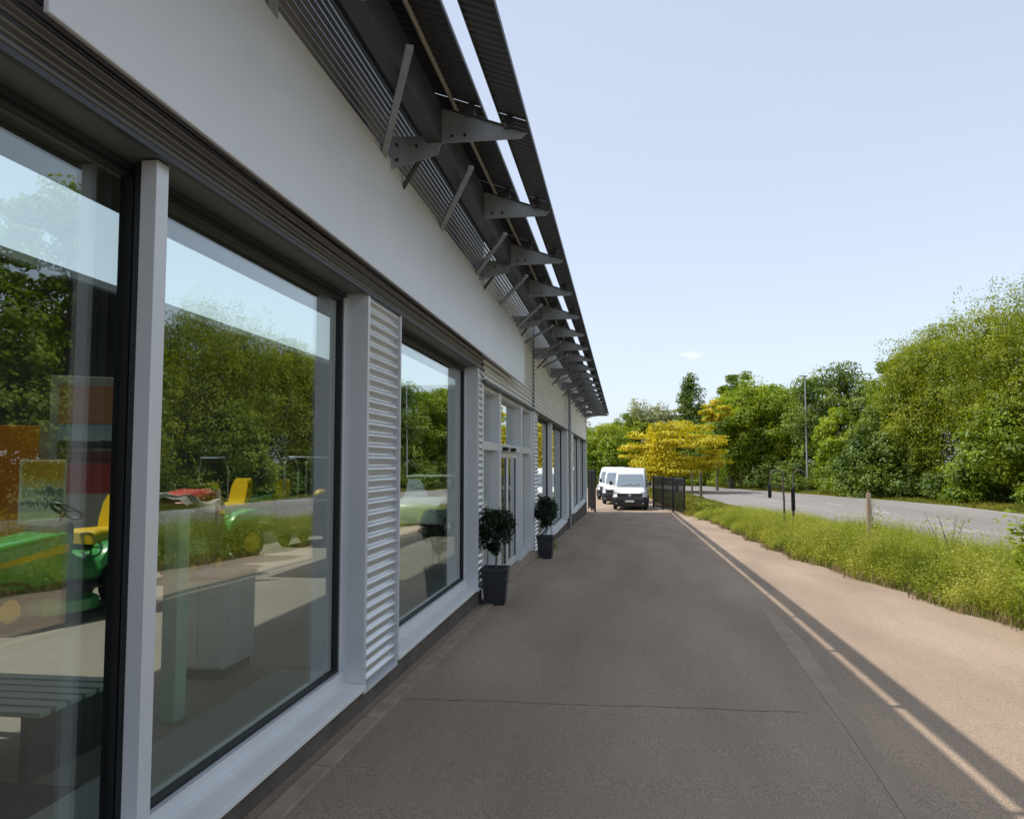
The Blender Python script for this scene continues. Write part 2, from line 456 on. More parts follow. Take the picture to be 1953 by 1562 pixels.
# a strip of paler, worn road surface towards the near lane
road_line(.28, 0, 0.9, -40, 150).build('road_wear_strip', mat('worn_wheel_track', (0.28, 0.258, 0.24), 0.9, 0, 0.12, 1.2, 0.2, 90, 0.25, (1, .2, 1), fine=.15, fscale=90), kind='structure')

# joint across the asphalt, scuffed track and pale lines
mb = MB()
xs = np.linspace(-1.84, 1.45, 60)
ce = [6.66 + 0.03*x + 0.012*math.sin(x*4.1) + .008*math.sin(x*11) for x in xs]
for i in range(59):
    w0, w1 = [0.005 + 0.003*math.sin(k*1.7) for k in (i, i + 1)]
    mb.add([(xs[i], ce[i] - w0, gz(ce[i]) + .004), (xs[i+1], ce[i+1] - w1, gz(ce[i+1]) + .004), (xs[i+1], ce[i+1] + w1, gz(ce[i+1]) + .004), (xs[i], ce[i] + w0, gz(ce[i]) + .004)], [(0, 1, 2, 3)])
mb.build('asphalt_joint', SEAM, kind='structure')
TL = [(3.0, 1.42), (4.74, 1.53), (5.35, 1.57), (6.23, 1.63), (9.52, 1.79), (11.55, 1.91)]
TR = [(3.0, 1.55), (4.76, 1.64), (5.45, 1.68), (6.38, 1.77), (9.56, 2.02), (11.55, 2.05)]
def track(name, fa, fb, m, dz, ya=3.0, yb=11.5, n=40):
    mb = MB()
    for i in range(n):
        a, b = ya + (yb - ya)*i/n, ya + (yb - ya)*(i + 1)/n
        mb.add([(fa(a), a, gz(a) + dz), (fb(a), a, gz(a) + dz), (fb(b), b, gz(b) + dz), (fa(b), b, gz(b) + dz)], [(0, 1, 2, 3)])
    return mb.build(name, m, kind='structure')
track('scuffed_track', lambda y: lerp_poly(TL, y), lambda y: lerp_poly(TR, y), mat('asphalt_worn_track', (0.365, 0.28, 0.205), 0.9, 0, 0.12, 2, 0.5, 220, 0.25, fine=0.22, fscale=160), 0.003)

# edging stones along the foot of the shop front
kb = empty('edging_kerb', (-1.99, 4, gz(4)), label='low concrete edging kerb along the foot of the shop front', cat='kerb')
km = {}
y = 1.0
while y < 45.8:
    L_ = 0.985
    mb = MB(); za, zb = gz(y), gz(y + L_)
    x0, x1 = -1.985, -1.86
    hgt = 0.022
    v = [(x0, y, za - .1), (x1, y, za - .1), (x1, y + L_, zb - .1), (x0, y + L_, zb - .1), (x0, y, za + hgt), (x1 - .012, y, za + hgt - .004), (x1 - .012, y + L_, zb + hgt - .004), (x0, y + L_, zb + hgt)]
    mb.add(v, [(3,2,1,0),(4,5,6,7),(0,1,5,4),(1,2,6,5),(2,3,7,6),(3,0,4,7)])
    o = mb.build('kerb_stone', KERB); o.parent = kb; o.matrix_parent_inverse = Matrix.Translation(-Vector(kb.location))
    y += 1.0

# ---------------------------------------------------------------- the showroom building
B = empty('showroom_building', (-2.1, 0, 0), label='grey metal clad showroom with large shop windows and a slatted sun canopy', cat='building')
BINV = Matrix.Translation(-Vector(B.location))
def part(mb, name, m, parent=None, smooth=False, bevel=0.0, **kw):
    o = mb.build(name, m, None, smooth, bevel, **kw)
    if parent is None:
        o.parent = B; o.matrix_parent_inverse = BINV
    else:
        o.parent = parent
    return o
XF, XG = -2.06, -2.28       # outer face, glass plane
Y0, Y1 = -3.0, 46.0
def corr_profile(z0, z1, xo, depth=0.036, pitch=0.094):
    """rounded corrugation"""
    pr = []; n = 10; k = 0
    while z0 + k*pitch/n <= z1:
        t = 2*math.pi*k/n
        c = math.cos(t); c = math.copysign(abs(c)**0.6, c)
        pr.append((xo - depth/2 - depth/2*c, z0 + k*pitch/n)); k += 1
    return pr
def cladding(ya, yb, z0, z1, name='cladding_sheet', m=None, pitch=0.094, depth=.036):
    return part(MB().strip(corr_profile(z0, z1, XF, depth, pitch), 'y', ya, yb), name, m or CORR, smooth=True)
# wall carcass, behind cladding (above the openings, between them and below)
core = MB()
core.box(-2.45, -2.10, Y0, 11.66, 1.40, 4.0)
part(core, 'upper_wall', SOFF)
core = MB(); core.box(-2.45, -2.10, 11.665, Y1, 1.22, 4.0); part(core, 'upper_wall', SOFF)
for ya, yb in ((Y0, -2.0), (6.225, 7.10), (11.215, 11.66)):
    part(MB().box(-2.40, -2.10, ya, yb, -1.80, 1.395), 'wall_pier', ALU)
for ya, yb in ((18.56, 19.55), (29.59, 34.0), (45.6, 46.0)):
    part(MB().box(-2.40, -2.10, ya, yb, -2.16, 1.215), 'wall_pier', ALU)
part(MB().box(-2.45, -2.085, Y0, 11.66, -3.1, -1.835), 'plinth', PLINTH)
part(MB().box(-2.45, -2.085, 11.665, 18.4, -3.1, -2.06), 'plinth', PLINTH)
part(MB().box(-2.45, -2.085, 18.405, Y1, -3.1, -2.20), 'plinth', PLINTH)
# corrugated sheets
for ya, yb in ((Y0, 5.0), (5.006, 11.66)): cladding(ya, yb, 1.40, 3.98, m=CORR_SHADE, pitch=.072, depth=.03)
cladding(11.67, 18.47, 1.24, 3.98)
for ya, yb in ((18.485, 27.6), (27.61, 36.8), (36.81, 46.0)): cladding(ya, yb, 1.24, 3.98)
cladding(6.225, 7.095, -1.80, 1.395); cladding(11.21, 11.655, -1.80, 1.395)
cladding(18.55, 19.5, -2.15, 1.215); cladding(29.6, 33.9, -2.15, 1.215); cladding(Y0, -2.0, -1.8, 1.395)
part(MB().box(-2.13, -2.048, 18.472, 18.483, 1.24, 3.98), 'joint_trim', SOFF)
part(MB().box(-2.13, -2.045, 7.10, 7.135, -1.83, 1.398), 'corner_trim', ALU)
part(MB().box(-2.12, -2.045, 6.17, 7.135, -1.835, -1.80), 'base_trim', ALU)
part(MB().box(-2.12, -2.045, 11.16, 11.66, -1.835, -1.80), 'base_trim', ALU)
for y in (6.17, 11.16): part(MB().box(-2.30, -2.05, y, y + 0.05, -1.80, 1.392), 'reveal_panel', ALU, bevel=.003)
part(MB().box(-2.30, -2.05, 18.40, 18.55, -2.06, 1.215), 'reveal_panel', ALU, bevel=.003)
part(MB().box(-2.30, -2.05, 29.45, 29.58, -2.16, 1.212), 'reveal_panel', ALU, bevel=.003)
part(MB().box(-2.45, -2.045, 45.98, 46.04, -2.9, 4.0), 'corner_trim', ALU2)
# soffits over the window recesses
part(MB().box(-2.30, -2.068, -2.0, 6.168, 1.384, 1.40), 'soffit', SOFF)
part(MB().box(-2.30, -2.068, 7.14, 11.158, 1.384, 1.40), 'soffit', SOFF)
part(MB().box(-2.30, -2.068, 11.67, 18.40, 1.222, 1.238), 'soffit', SOFF)
part(MB().box(-2.30, -2.068, 19.55, 29.44, 1.222, 1.238), 'soffit', SOFF)
part(MB().box(-2.30, -2.068, 34.0, 45.6, 1.222, 1.238), 'soffit', SOFF)
# cover trims under the corrugated band
part(MB().box(-2.064, -2.035, -2.0, 11.66, 1.372, 1.398), 'drip_trim', STEELD)
part(MB().box(-2.064, -2.035, 11.67, 45.97, 1.205, 1.236), 'drip_trim', STEELD)

def window(ya, yb, z0, z1, sill=True, bot=0.10, gasket=0.022, dark=False):
    fr = MB()
    fr.box(-2.33, -2.215, ya, yb, z0, z0 + bot)
    fr.box(-2.33, -2.235, ya, ya + .035, z0 + bot, z1 - .035)
    if not dark: fr.box(-2.33, -2.235, yb - .035, yb, z0 + bot, z1 - .035)
    w = part(fr, 'window', ALU2, bevel=.003)
    a, b, c, d = ya + .036, yb - (.011 if dark else .036), z0 + bot + .001, z1 - .036
    part(MB().box(XG - .006, XG + .006, a + gasket*.6, b - gasket*.6, c + gasket*.6, d - gasket*.6), 'pane', GLASS, w)
    g = gasket
    gk = MB()
    gk.box(-2.30, -2.25, a, b, c, c + g).box(-2.30, -2.25, a, b, d - g*1.6, d).box(-2.30, -2.25, a, a + g, c + g, d - g*1.6).box(-2.30, -2.25, b - g*1.7, b, c + g, d - g*1.6)
    part(gk, 'gasket', GASK, w)
    part(MB().box(-2.33, -2.235, ya, yb, z1 - .035, z1), 'head_rail', ANTH, w)
    if dark: part(MB().box(-2.33, -2.235, yb - .010, yb, z0 + bot, z1 - .035), 'jamb', ANTH, w)
    if sill:
        sm = MB()
        sm.prism([(-2.214, z0 + .012), (-2.03, z0 - .006), (-2.03, z0 - .042), (-2.05, z0 - .042), (-2.05, z0 - .06), (-2.214, z0 - .06)], 'y', ya + .002, yb - .002)
        part(sm, 'sill', SILL, w, bevel=.003)
    return w
ZS, ZT = -1.755, 1.382
window(-2.0, 3.352, ZS, ZT, dark=True, gasket=.010)
window(3.356, 6.165, ZS, ZT)
window(7.14, 11.155, ZS, ZT)
window(19.56, 23.95, -2.14, 1.22); window(24.25, 29.44, -2.14, 1.22)
window(34.0, 39.75, -2.14, 1.22); window(40.1, 45.58, -2.14, 1.22)
# mullion between the two near panes
mu = part(MB().box(-2.215, -2.166, 3.285, 3.375, ZS + .1, ZT), 'mullion', ANTH)
part(MB().box(-2.165, -2.085, 3.25, 3.345, ZS + .005, 1.377), 'mullion_cap', ALU2, mu, bevel=.004)
for y in (23.96, 39.76):
    part(MB().box(-2.30, -2.13, y, y + .28, -2.13, 1.218), 'mullion', ALU2, bevel=.004)
# entrance: framed screen with a pair of sliding doors
E0, E1, EB, ET = 11.67, 18.40, -2.03, 1.218
ent = MB()
for y in (11.67, 13.42, 16.35, 18.20): ent.box(-2.30, -2.09, y, y + .19, EB, ET)
ent.box(-2.296, -2.12, E0, E1, .20, .33).box(-2.296, -2.12, E0, E1, ET - .07, ET - .002).box(-2.296, -2.12, E0, 13.42, EB, EB + .1).box(-2.296, -2.12, 16.54, E1, EB, EB + .1)
en = part(ent, 'entrance_frame', ALU2, bevel=.004)
for ya, yb in ((11.861, 13.419), (13.611, 16.349), (16.541, 18.199)):
    part(MB().box(-2.26, -2.25, ya, yb, .331, ET - .071), 'transom_pane', GLASS, en)
for ya, yb in ((11.861, 13.419), (16.541, 18.199)):
    part(MB().box(-2.26, -2.25, ya, yb, EB + .101, .199), 'side_pane', GLASS, en)
for y in (13.95, 14.95): part(MB().box(-2.12, -2.03, y, y + .22, .205, .275), 'door_sensor', GASK, en, bevel=.01)
for ya, yb in ((13.615, 14.975), (14.985, 16.345)):
    d = MB()
    d.box(-2.24, -2.18, ya, ya + .11, EB + .01, .198).box(-2.24, -2.18, yb - .11, yb, EB + .01, .198).box(-2.24, -2.18, ya + .11, yb - .11, EB + .01, EB + .13).box(-2.24, -2.18, ya + .11, yb - .11, .09, .198)
    d = part(d, 'sliding_door', ALU2, bevel=.003)
    part(MB().box(-2.215, -2.205, ya + .11, yb - .11, EB + .13, .09), 'pane', GLASS, d)
    part(MB().box(-2.225, -2.195, yb - .135, yb - .11, EB + .13, .09), 'gasket', GASK, d)
part(MB().box(-2.30, -1.99, 11.70, 18.40, -2.36, EB - .004), 'threshold', KERB, bevel=.006)
# fascia board
part(MB().box(-1.925, -1.90, 2.32, 15.4, 1.515, 2.545), 'fascia_panel', FASC, bevel=.006)
for y in (2.6, 6.1, 9.2, 12.3, 15.0):
    part(MB().box(-2.075, -1.926, y, y + .05, 1.85, 2.5), 'fascia_rail', STEELD)
# downpipe between the far windows
part(MB().tube([(-1.99, 30.3, 3.0), (-1.99, 30.3, gz(30.3) + .02)], .055, 10), 'downpipe', STEEL, smooth=True)
# roof with an opening added to let sun onto the machines, other walls, floor
OX0, OX1, OY0, OY1 = -11.4, -7.6, 1.0, 40.0
for x0, x1, y0, y1 in ((-15, -2.1, Y0, OY0), (-15, -2.1, OY1, Y1), (OX1, -2.1, OY0 + .001, OY1 - .001), (-15, OX0, OY0 + .001, OY1 - .001)):
    part(MB().box(x0, x1, y0, y1, 3.86, 4.02), 'roof_deck', ROOFM)
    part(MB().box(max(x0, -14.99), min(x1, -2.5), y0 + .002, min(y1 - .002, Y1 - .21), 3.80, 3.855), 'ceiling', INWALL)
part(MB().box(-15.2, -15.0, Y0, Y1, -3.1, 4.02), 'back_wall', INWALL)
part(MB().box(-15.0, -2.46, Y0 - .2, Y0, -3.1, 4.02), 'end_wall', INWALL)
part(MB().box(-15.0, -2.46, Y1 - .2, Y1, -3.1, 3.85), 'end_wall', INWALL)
part(MB().box(-14.99, -2.46, Y0, 11.6, -3.0, -1.75), 'showroom_floor', INFLOOR)
part(MB().box(-14.99, -2.46, 11.6, Y1 - .21, -3.0, -2.03), 'showroom_floor', INFLOOR)
part(MB().box(-14.99, -5.4, 11.601, 24, -2.03, -1.75), 'display_floor', INFLOOR)
part(MB().box(-2.78, -2.34, -2.0, 6.16, -1.749, -1.66), 'window_ledge', INSILL, bevel=.01)
part(MB().box(-2.78, -2.34, 7.15, 11.15, -1.749, -1.66), 'window_ledge', INSILL, bevel=.01)

# ---- sun canopy: beam on wall brackets, tapered arms, ribbed sheets with an open slot
def slat_z(x): return 2.80 + 0.373 * (-0.75 - x)
ARMS = [2.15 + 2.06*k for k in range(22) if 2.15 + 2.06*k < 46]
def ribs(ya, yb, pitch=0.085, h=0.016):
    pr = []; y = ya
    while y < yb - 1e-6:
        for d, z in ((0, 0), (.03, 0), (.04, h), (.075, h)):
            if y + d < yb: pr.append((y + d, z))
        y += pitch
    pr.append((yb, 0))
    return pr
def slat(name, xa, xb, ya, yb):
    mb = MB(); pr = ribs(ya, yb)
    n = len(pr)
    v = [(xa, y, slat_z(xa) + z) for y, z in pr] + [(xb, y, slat_z(xb) + z) for y, z in pr]
    mb.add(v, [(i, i + 1, i + 1 + n, i + n) for i in range(n - 1)])
    return part(mb, name, SLATM)
ends = [Y0] + ARMS + [46.15]
for a, b in zip(ends, ends[1:]):
    for xa, xb in ((-0.76, -.985), (-1.135, -1.379), (-1.381, -1.72)):
        slat('canopy_slat', xa, xb, a + .004, b - .004)
# edge trims
def sloped_bar(name, x, w, ya, yb, h, m, dz=0.0):
    z = slat_z(x) + dz
    return part(MB().box(x - w/2, x + w/2, ya, yb, z, z + h), name, m)
sloped_bar('canopy_edge_trim', -.752, .012, Y0, 46.16, .045, STEELD, -.012)
sloped_bar('canopy_edge_trim', -.991, .012, Y0, 46.15, .035, STEELD, -.01)
sloped_bar('canopy_edge_trim', -1.129, .012, Y0, 46.15, .035, STEELD, -.01)
sloped_bar('canopy_edge_trim', -1.726, .012, Y0, 46.15, .05, STEELD, -.02)
part(MB().prism([(-.75, slat_z(-.75) - .012), (-1.73, slat_z(-1.73) - .02), (-1.73, slat_z(-1.73) + .04), (-.75, slat_z(-.75) + .035)], 'y', 46.152, 46.17), 'canopy_end_plate', STEELD)
part(MB().tube([(-1.38, Y0, slat_z(-1.38) - .028), (-1.38, 46.1, slat_z(-1.38) - .028)], .019, 8), 'canopy_rod', ROD, smooth=True)
part(MB().prism([(-1.60, 2.66), (-1.47, 2.66), (-1.47, 2.98), (-1.60, 2.98)], 'y', Y0, 46.1), 'canopy_beam', STEELD, bevel=.01)
part(MB().tube([(-1.78, Y0, 3.02), (-1.78, 46.05, 3.02)], .06, 10), 'gutter_pipe', STEELD, smooth=True)
arm_poly = [(-1.468, 2.655), (-.80, 2.655), (-.755, 2.70), (-1.468, 2.95)]
arm_me = MB().prism(arm_poly, 'y', -.006, .006).mesh('canopy_arm', STEEL)
fl = MB().prism([(-1.468, 2.952), (-.755, 2.702), (-.755, 2.710), (-1.468, 2.960)], 'y', -.03, .03)
flange_me = fl.mesh('arm_flange', STEELD)
bp = MB().prism([(-2.06, 2.46), (-1.90, 2.46), (-1.50, 2.56), (-1.475, 2.655), (-1.60, 2.72), (-2.06, 2.74)], 'y', -.008, .008)
brk_me = bp.mesh('wall_bracket', STEEL)
bolts = [(-1.97, 2.66), (-1.85, 2.66), (-1.97, 2.53), (-1.85, 2.53), (-1.68, 2.64)]
bolt_me = MB().lathe([(.012, -.016), (.014, -.010), (.014, 0)], 'y', 6).mesh('bolt', BOLT)
packer_me = MB().box(-.035, .035, -.05, .05, 0, .10).mesh('slat_packer', STEELD)
brace_me = None
def place(name, me, y, parent=None, loc=(0, 0, 0)):
    o = link(name, me, parent if parent else B)
    o.matrix_parent_inverse = BINV if not parent else Matrix()
    o.location = (loc[0], y + loc[1] if not parent else loc[1], loc[2])
    return o
for k, y in enumerate(ARMS):
    a = place('canopy_arm', arm_me, y)
    place('arm_flange', flange_me, 0, a)
    for bx in (-1.38, -1.27):
        place('bolt', bolt_me, 0, a, (bx, -.006, 2.71))
    for px_ in (-.9, -1.22):
        place('slat_packer', packer_me, 0, a, (px_, 0, slat_z(px_) - .115))
    if k % 2 == 0:
        b = place('wall_bracket', brk_me, y)
        for bx, bz in bolts: place('bolt', bolt_me, 0, b, (bx, -.008, bz))
        part(MB().bar((-2.05, y + .5, 2.30), (-1.62, y + .12, 2.68), .035, .02), 'canopy_stay', STEELD)
    # flat brace from the top of the fascia back to the beam
    ff = -1.915 if 2.4 < y < 15.3 else -2.05
    part(MB().bar((ff, y - .17, 2.50), (-1.31, y - 1.58, 2.625), .05, .03), 'canopy_brace', STEEL)

# ---------------------------------------------------------------- foliage
def rnd_dir(n, rng):
    d = rng.normal(size=(n, 3)); return d / np.linalg.norm(d, axis=1, keepdims=True)
def leaves(C, Nrm, size, aspect, rng, droop=0.0):
    """rhombic leaves at centres C, facing about Nrm"""
    n = len(C)
    nr = Nrm + 0.55*rnd_dir(n, rng); nr /= np.linalg.norm(nr, axis=1, keepdims=True)
    t = np.cross(nr, rnd_dir(n, rng)); t /= (np.linalg.norm(t, axis=1, keepdims=True) + 1e-9)
    if droop:
        t[:, 2] += droop * (1 if droop > 0 else 1); t /= np.linalg.norm(t, axis=1, keepdims=True)
    b = np.cross(nr, t)
    s = (size * rng.uniform(0.6, 1.3, n))[:, None]
    bend = nr * s * 0.18
    P0 = C - t*s; P1 = C + b*s/aspect + bend - t*s*.1; P2 = C + t*s; P3 = C - b*s/aspect + bend - t*s*.1
    V = np.stack([P0, P1, P2, P3], 1).reshape(-1, 3)
    F = np.arange(4*n).reshape(-1, 4)
    return V, F
def crown_points(rng, h, r, z0, style, n_clump, per):
    """leaf centres and normals for a crown from height z0 to h with radius r; also clump centres"""
    cz, rz = (h + z0)/2, (h - z0)/2
    cs = []
    while len(cs) < n_clump:
        p = rng.uniform(-1, 1, 3)
        q = np.linalg.norm(p)
        if q > 1 or q < 0.35: continue
        if rng.random() > q**1.2: continue
        if style == 'cone': p[:2] *= (0.35 + 0.65*(1 - (p[2] + 1)/2))
        elif style == 'dome': p[2] = abs(p[2])*1.6 - .75; p[:2] *= 1.0
        elif style == 'round': pass
        cs.append((p[0]*r*.86, p[1]*r*.86, cz + p[2]*rz*.88))
    cs = np.array(cs)
    rc = r * (0.30 if style != 'open' else 0.24) * rng.uniform(.7, 1.3, len(cs))
    if style == 'layer': rc *= 1.15
    idx = np.repeat(np.arange(len(cs)), per)
    d = rnd_dir(len(idx), rng)
    rad = rng.uniform(0, 1, len(idx))**0.45
    # ragged: some leaves stick out on shoots
    shoot = rng.random(len(idx)) < (0.012 if style == 'willow' else 0.035)
    rad[shoot] *= rng.uniform(1.05, 1.3, shoot.sum())
    flat = {'layer': .28, 'dome': .75, 'cone': .8, 'open': .6, 'round': .8, 'willow': 1.25}.get(style, .8)
    off = d * (rad * rc[idx])[:, None]; off[:, 2] *= flat
    # small lumps within the clump
    off += 0.25*rc[idx][:, None]*np.sin(off*5.3/rc[idx][:, None] + cs[idx][:, [1, 2, 0]])*.5
    C = cs[idx] + off
    Nn = d + np.array([0, 0, .45])
    Nn /= np.linalg.norm(Nn, axis=1, keepdims=True)
    return C, Nn, cs
def make_tree(name, seed, h, r, z0, style, lmat, bark, n_clump, per, lsize, aspect=1.8, limbs=9, tr=None, label='', x=0, y=0, group=None, droop=0.0, lean=(0, 0)):
    rng = np.random.default_rng(seed)
    root = empty(name, (x, y, gz(y) - .02), rng.uniform(0, 6.28), label=label, cat='tree', group=group)
    C, Nn, cs = crown_points(rng, h, r, z0, style, int(n_clump*1.5), int(per*1.35))
    C[:, 2] = np.maximum(C[:, 2], .05 + .3*rng.random(len(C)))
    C[:, 0] += lean[0]*(C[:, 2]/h)**1.5; C[:, 1] += lean[1]*(C[:, 2]/h)**1.5
    V, F = leaves(C, Nn, lsize, aspect, rng, droop)
    link('crown', np_mesh('crown', V, F, lmat), root)
    tr = tr or 0.016*h + .06
    mb = MB()
    top = h*.72
    pts = [(0.25*math.sin(i*1.3 + seed)*i/8, 0.25*math.cos(i*1.7 + seed)*i/8, top*i/7) for i in range(8)]
    mb.tube(pts, [tr*(1.25 if i == 0 else 1 - .11*i) for i in range(8)], 9)
    order = rng.permutation(len(cs))[:limbs]
    for i in order:
        c = Vector(cs[i]); zb = min(max(z0*.75, c.z - .45*math.hypot(c.x, c.y) - .6), top*.92)
        zb = max(zb, h*.12)
        t = zb/top*7; k = int(min(t, 6)); f = t - k
        base = Vector(pts[k]).lerp(Vector(pts[k + 1]), f)
        mid = base.lerp(c, .5) + Vector((0, 0, -.05*h*rng.random()))
        r0 = tr*(1 - .11*t)*.55
        mb.tube([base, base.lerp(mid, .5) + Vector((0, 0, .02*h)), mid, c], [r0, r0*.75, r0*.55, r0*.2], 6)
    mb.build('trunk', bark, root, smooth=True)
    return root

GT = 'trees beyond the road'
def T(*a, **k): return make_tree('broadleaf_tree', *a, **k)
T(101, 16.2, 6.6, .6, 'willow', LEAF_WILLOW, BARK, 130, 460, .115, 2.6, label='tall yellow-green willow at the right edge of the photo', x=29.5, y=62, group=GT, droop=.5)
T(102, 14.3, 5.0, .6, 'willow', LEAF_WILLOW, BARK, 105, 420, .115, 2.6, label='rounded yellow-green willow next left of the tall edge willow', x=25.6, y=69, group=GT, droop=.5)
T(103, 8.6, 4.4, -2.0, 'dome', LEAF_GREEN, BARK, 55, 260, .14, label='low bushy green tree in front of the tall edge willow', x=27.0, y=59, group=GT)
T(104, 13.2, 3.3, .8, 'round', LEAF_GREEN, BARK, 50, 250, .14, label='narrow green tree with a lumpy top left of the willows', x=24.4, y=74, group=GT)
T(105, 13.0, 4.8, 1.0, 'round', LEAF_DARK, BARK, 70, 270, .14, label='dark green dome shaped tree behind the street lamp', x=21.4, y=83, group=GT)
T(106, 8.6, 4.0, -2.0, 'dome', LEAF_DARK, BARK, 60, 250, .135, label='dark leafy tree reaching the ground behind the wooden post', x=21.5, y=70.5, group=GT)
T(107, 8.0, 2.4, .8, 'round', LEAF_BRIGHT, BARKP, 36, 220, .125, label='small light green tree with a pale trunk beside the street lamp', x=19.9, y=77, group=GT)
T(108, 12.6, 5.0, 1.6, 'round', LEAF_BRIGHT, BARK, 85, 270, .15, label='broad round green tree right of the golden tree', x=15.4, y=93, group=GT)
T(109, 15.0, 3.5, 4.0, 'open', LEAF_GREEN, BARK, 36, 220, .16, label='green tree top rising behind the broad round tree', x=14.9, y=104, group=GT)
T(110, 13.2, 3.2, 3.0, 'round', LEAF_GREEN, BARK, 40, 220, .16, label='small pointed green crown between round tree and lamp pole', x=20.3, y=101, group=GT)
T(111, 16.2, 3.3, 4.0, 'cone', LEAF_DARK, BARK, 42, 190, .15, label='slim dark open tree standing tallest above the golden tree', x=9.8, y=116, group=GT, limbs=14)
T(113, 10.6, 3.6, 1.0, 'round', LEAF_BRIGHT, BARK, 55, 230, .15, label='fresh green tree directly behind the right side of golden tree', x=12.0, y=91, group=GT)
T(114, 12.6, 4.6, 2.5, 'round', LEAF_PALE, BARK, 55, 230, .15, label='pale silvery green tree behind the golden tree', x=4.3, y=118, group=GT)
T(115, 9.2, 4.4, -1.5, 'dome', LEAF_BRIGHT, BARK, 65, 260, .15, label='bright green tree behind the vans beside the building end', x=-2.0, y=100, group='trees behind the yard')
T(116, 10.4, 3.6, 2.0, 'open', LEAF_GREEN, BARK, 45, 210, .15, label='ragged green tree between the bright tree and the pale tree', x=1.0, y=114, group='trees behind the yard')
T(117, 10.0, 4.0, 1.5, 'dome', LEAF_GREEN, BARK, 55, 220, .15, label='green tree just left of the building corner far behind', x=-6.6, y=112, group='trees behind the yard')
T(118, 9.5, 4.5, 1.5, 'dome', LEAF_GREEN, BARK, 45, 200, .16, label='green tree at the left end of the far tree row', x=-14, y=116, group='trees behind the yard')
T(119, 8.5, 4.0, -2, 'dome', LEAF_GREEN, BARK, 50, 220, .15, label='dense green tree low behind the street lamp', x=19.2, y=91, group=GT)
T(122, 8.6, 4.2, -2, 'dome', LEAF_GREEN, BARK, 48, 220, .15, label='dense green tree directly behind the crown of the golden tree', x=8.6, y=103, group=GT)
# the golden tree: flat layered sprays
gt = make_tree('golden_tree', 120, 7.2, 4.8, 0.9, 'layer', LEAF_GOLD, BARK, 52, 240, .14, 1.9, 14, label='golden yellow spreading tree in flat layers above the black fence', x=5.2, y=78)
make_tree('golden_tree', 121, 9.6, 1.7, 7.0, 'layer', LEAF_GOLD, BARK, 12, 200, .13, 1.9, 4, label='small golden crown showing above and right of the big golden tree', x=9.7, y=84, tr=.12)
# trees opposite the shop windows, seen mirrored in the glass
GM = 'trees across the road mirrored in the glass'
T(131, 14.6, 6.4, .6, 'dome', LEAF_WILLOW, BARK, 70, 230, .17, label='yellow-green tree across the road mirrored across the first pane', x=30, y=47, group=GM)
T(132, 14.5, 5.2, .6, 'dome', LEAF_GREEN, BARK, 60, 220, .17, label='round green tree mirrored at the left edge of first pane', x=29, y=37, group=GM)
T(133, 19.5, 5.0, 8.5, 'open', LEAF_GREEN, BARK, 50, 170, .17, label='tall open branched tree mirrored at the top of first pane', x=26.8, y=41, group=GM, limbs=26)
T(134, 11.6, 6.2, .5, 'dome', LEAF_WILLOW, BARK, 70, 220, .17, label='wide yellow-green tree across the road just outside the right of frame', x=28, y=27, group=GM)
T(135, 13.0, 6.0, .5, 'dome', LEAF_GREEN, BARK, 55, 190, .18, label='green tree across the road opposite the camera', x=30, y=14, group=GM)
T(136, 14.0, 6.0, .5, 'dome', LEAF_WILLOW, BARK, 55, 190, .18, label='yellow-green tree across the road behind the camera', x=30, y=2, group=GM)
# undergrowth along the far side of the road
SH = [(29.6, 54, 3.6, 3.0), (25.5, 63.5, 3.2, 2.6), (23.6, 68, 3.4, 2.2), (20.2, 77, 3.6, 2.4), (17.8, 82, 3.2, 2.2), (16.2, 87.5, 3.2, 2.3), (13.2, 95, 3.6, 2.6), (10.2, 104, 3.6, 2.8), (6.0, 112, 4.2, 3.2), (2.4, 108, 3.4, 3.0), (30.5, 42, 3.8, 3.2), (29.5, 32, 3.4, 3.0), (29.5, 21, 3.4, 3.0), (30, 9, 3.4, 3.2)]
SHL = ['low green thicket at the foot of tall edge willow', 'green thicket under the rounded willow', 'shaded thicket right of the wooden post', 'dark thicket behind the pale trunked small tree', 'dark thicket at the foot of the street lamp', 'thicket behind the hooked posts', 'thicket under the broad round tree', 'thicket right of the golden tree trunk', 'thicket hidden behind the golden tree', 'thicket behind the black fence', 'roadside thicket mirrored low in the first pane', 'roadside thicket across the road outside the right of frame', 'roadside thicket across the road ahead of the camera shoulder', 'roadside thicket opposite the camera']
for i, (x, y, h, r) in enumerate(SH):
    rng = np.random.default_rng(300 + i)
    C, Nn, cs = crown_points(rng, h, r*1.35, 0.0, 'dome', 26, 170)
    C[:, 2] = np.maximum(C[:, 2], .02)
    V, F = leaves(C, Nn, .13, 1.8, rng)
    o = link('thicket', np_mesh('thicket', V, F, LEAF_DARK if i % 3 else LEAF_GREEN), label=SHL[i], cat='shrub', group='thickets along the road')
    o.location = (x, y, gz(y))

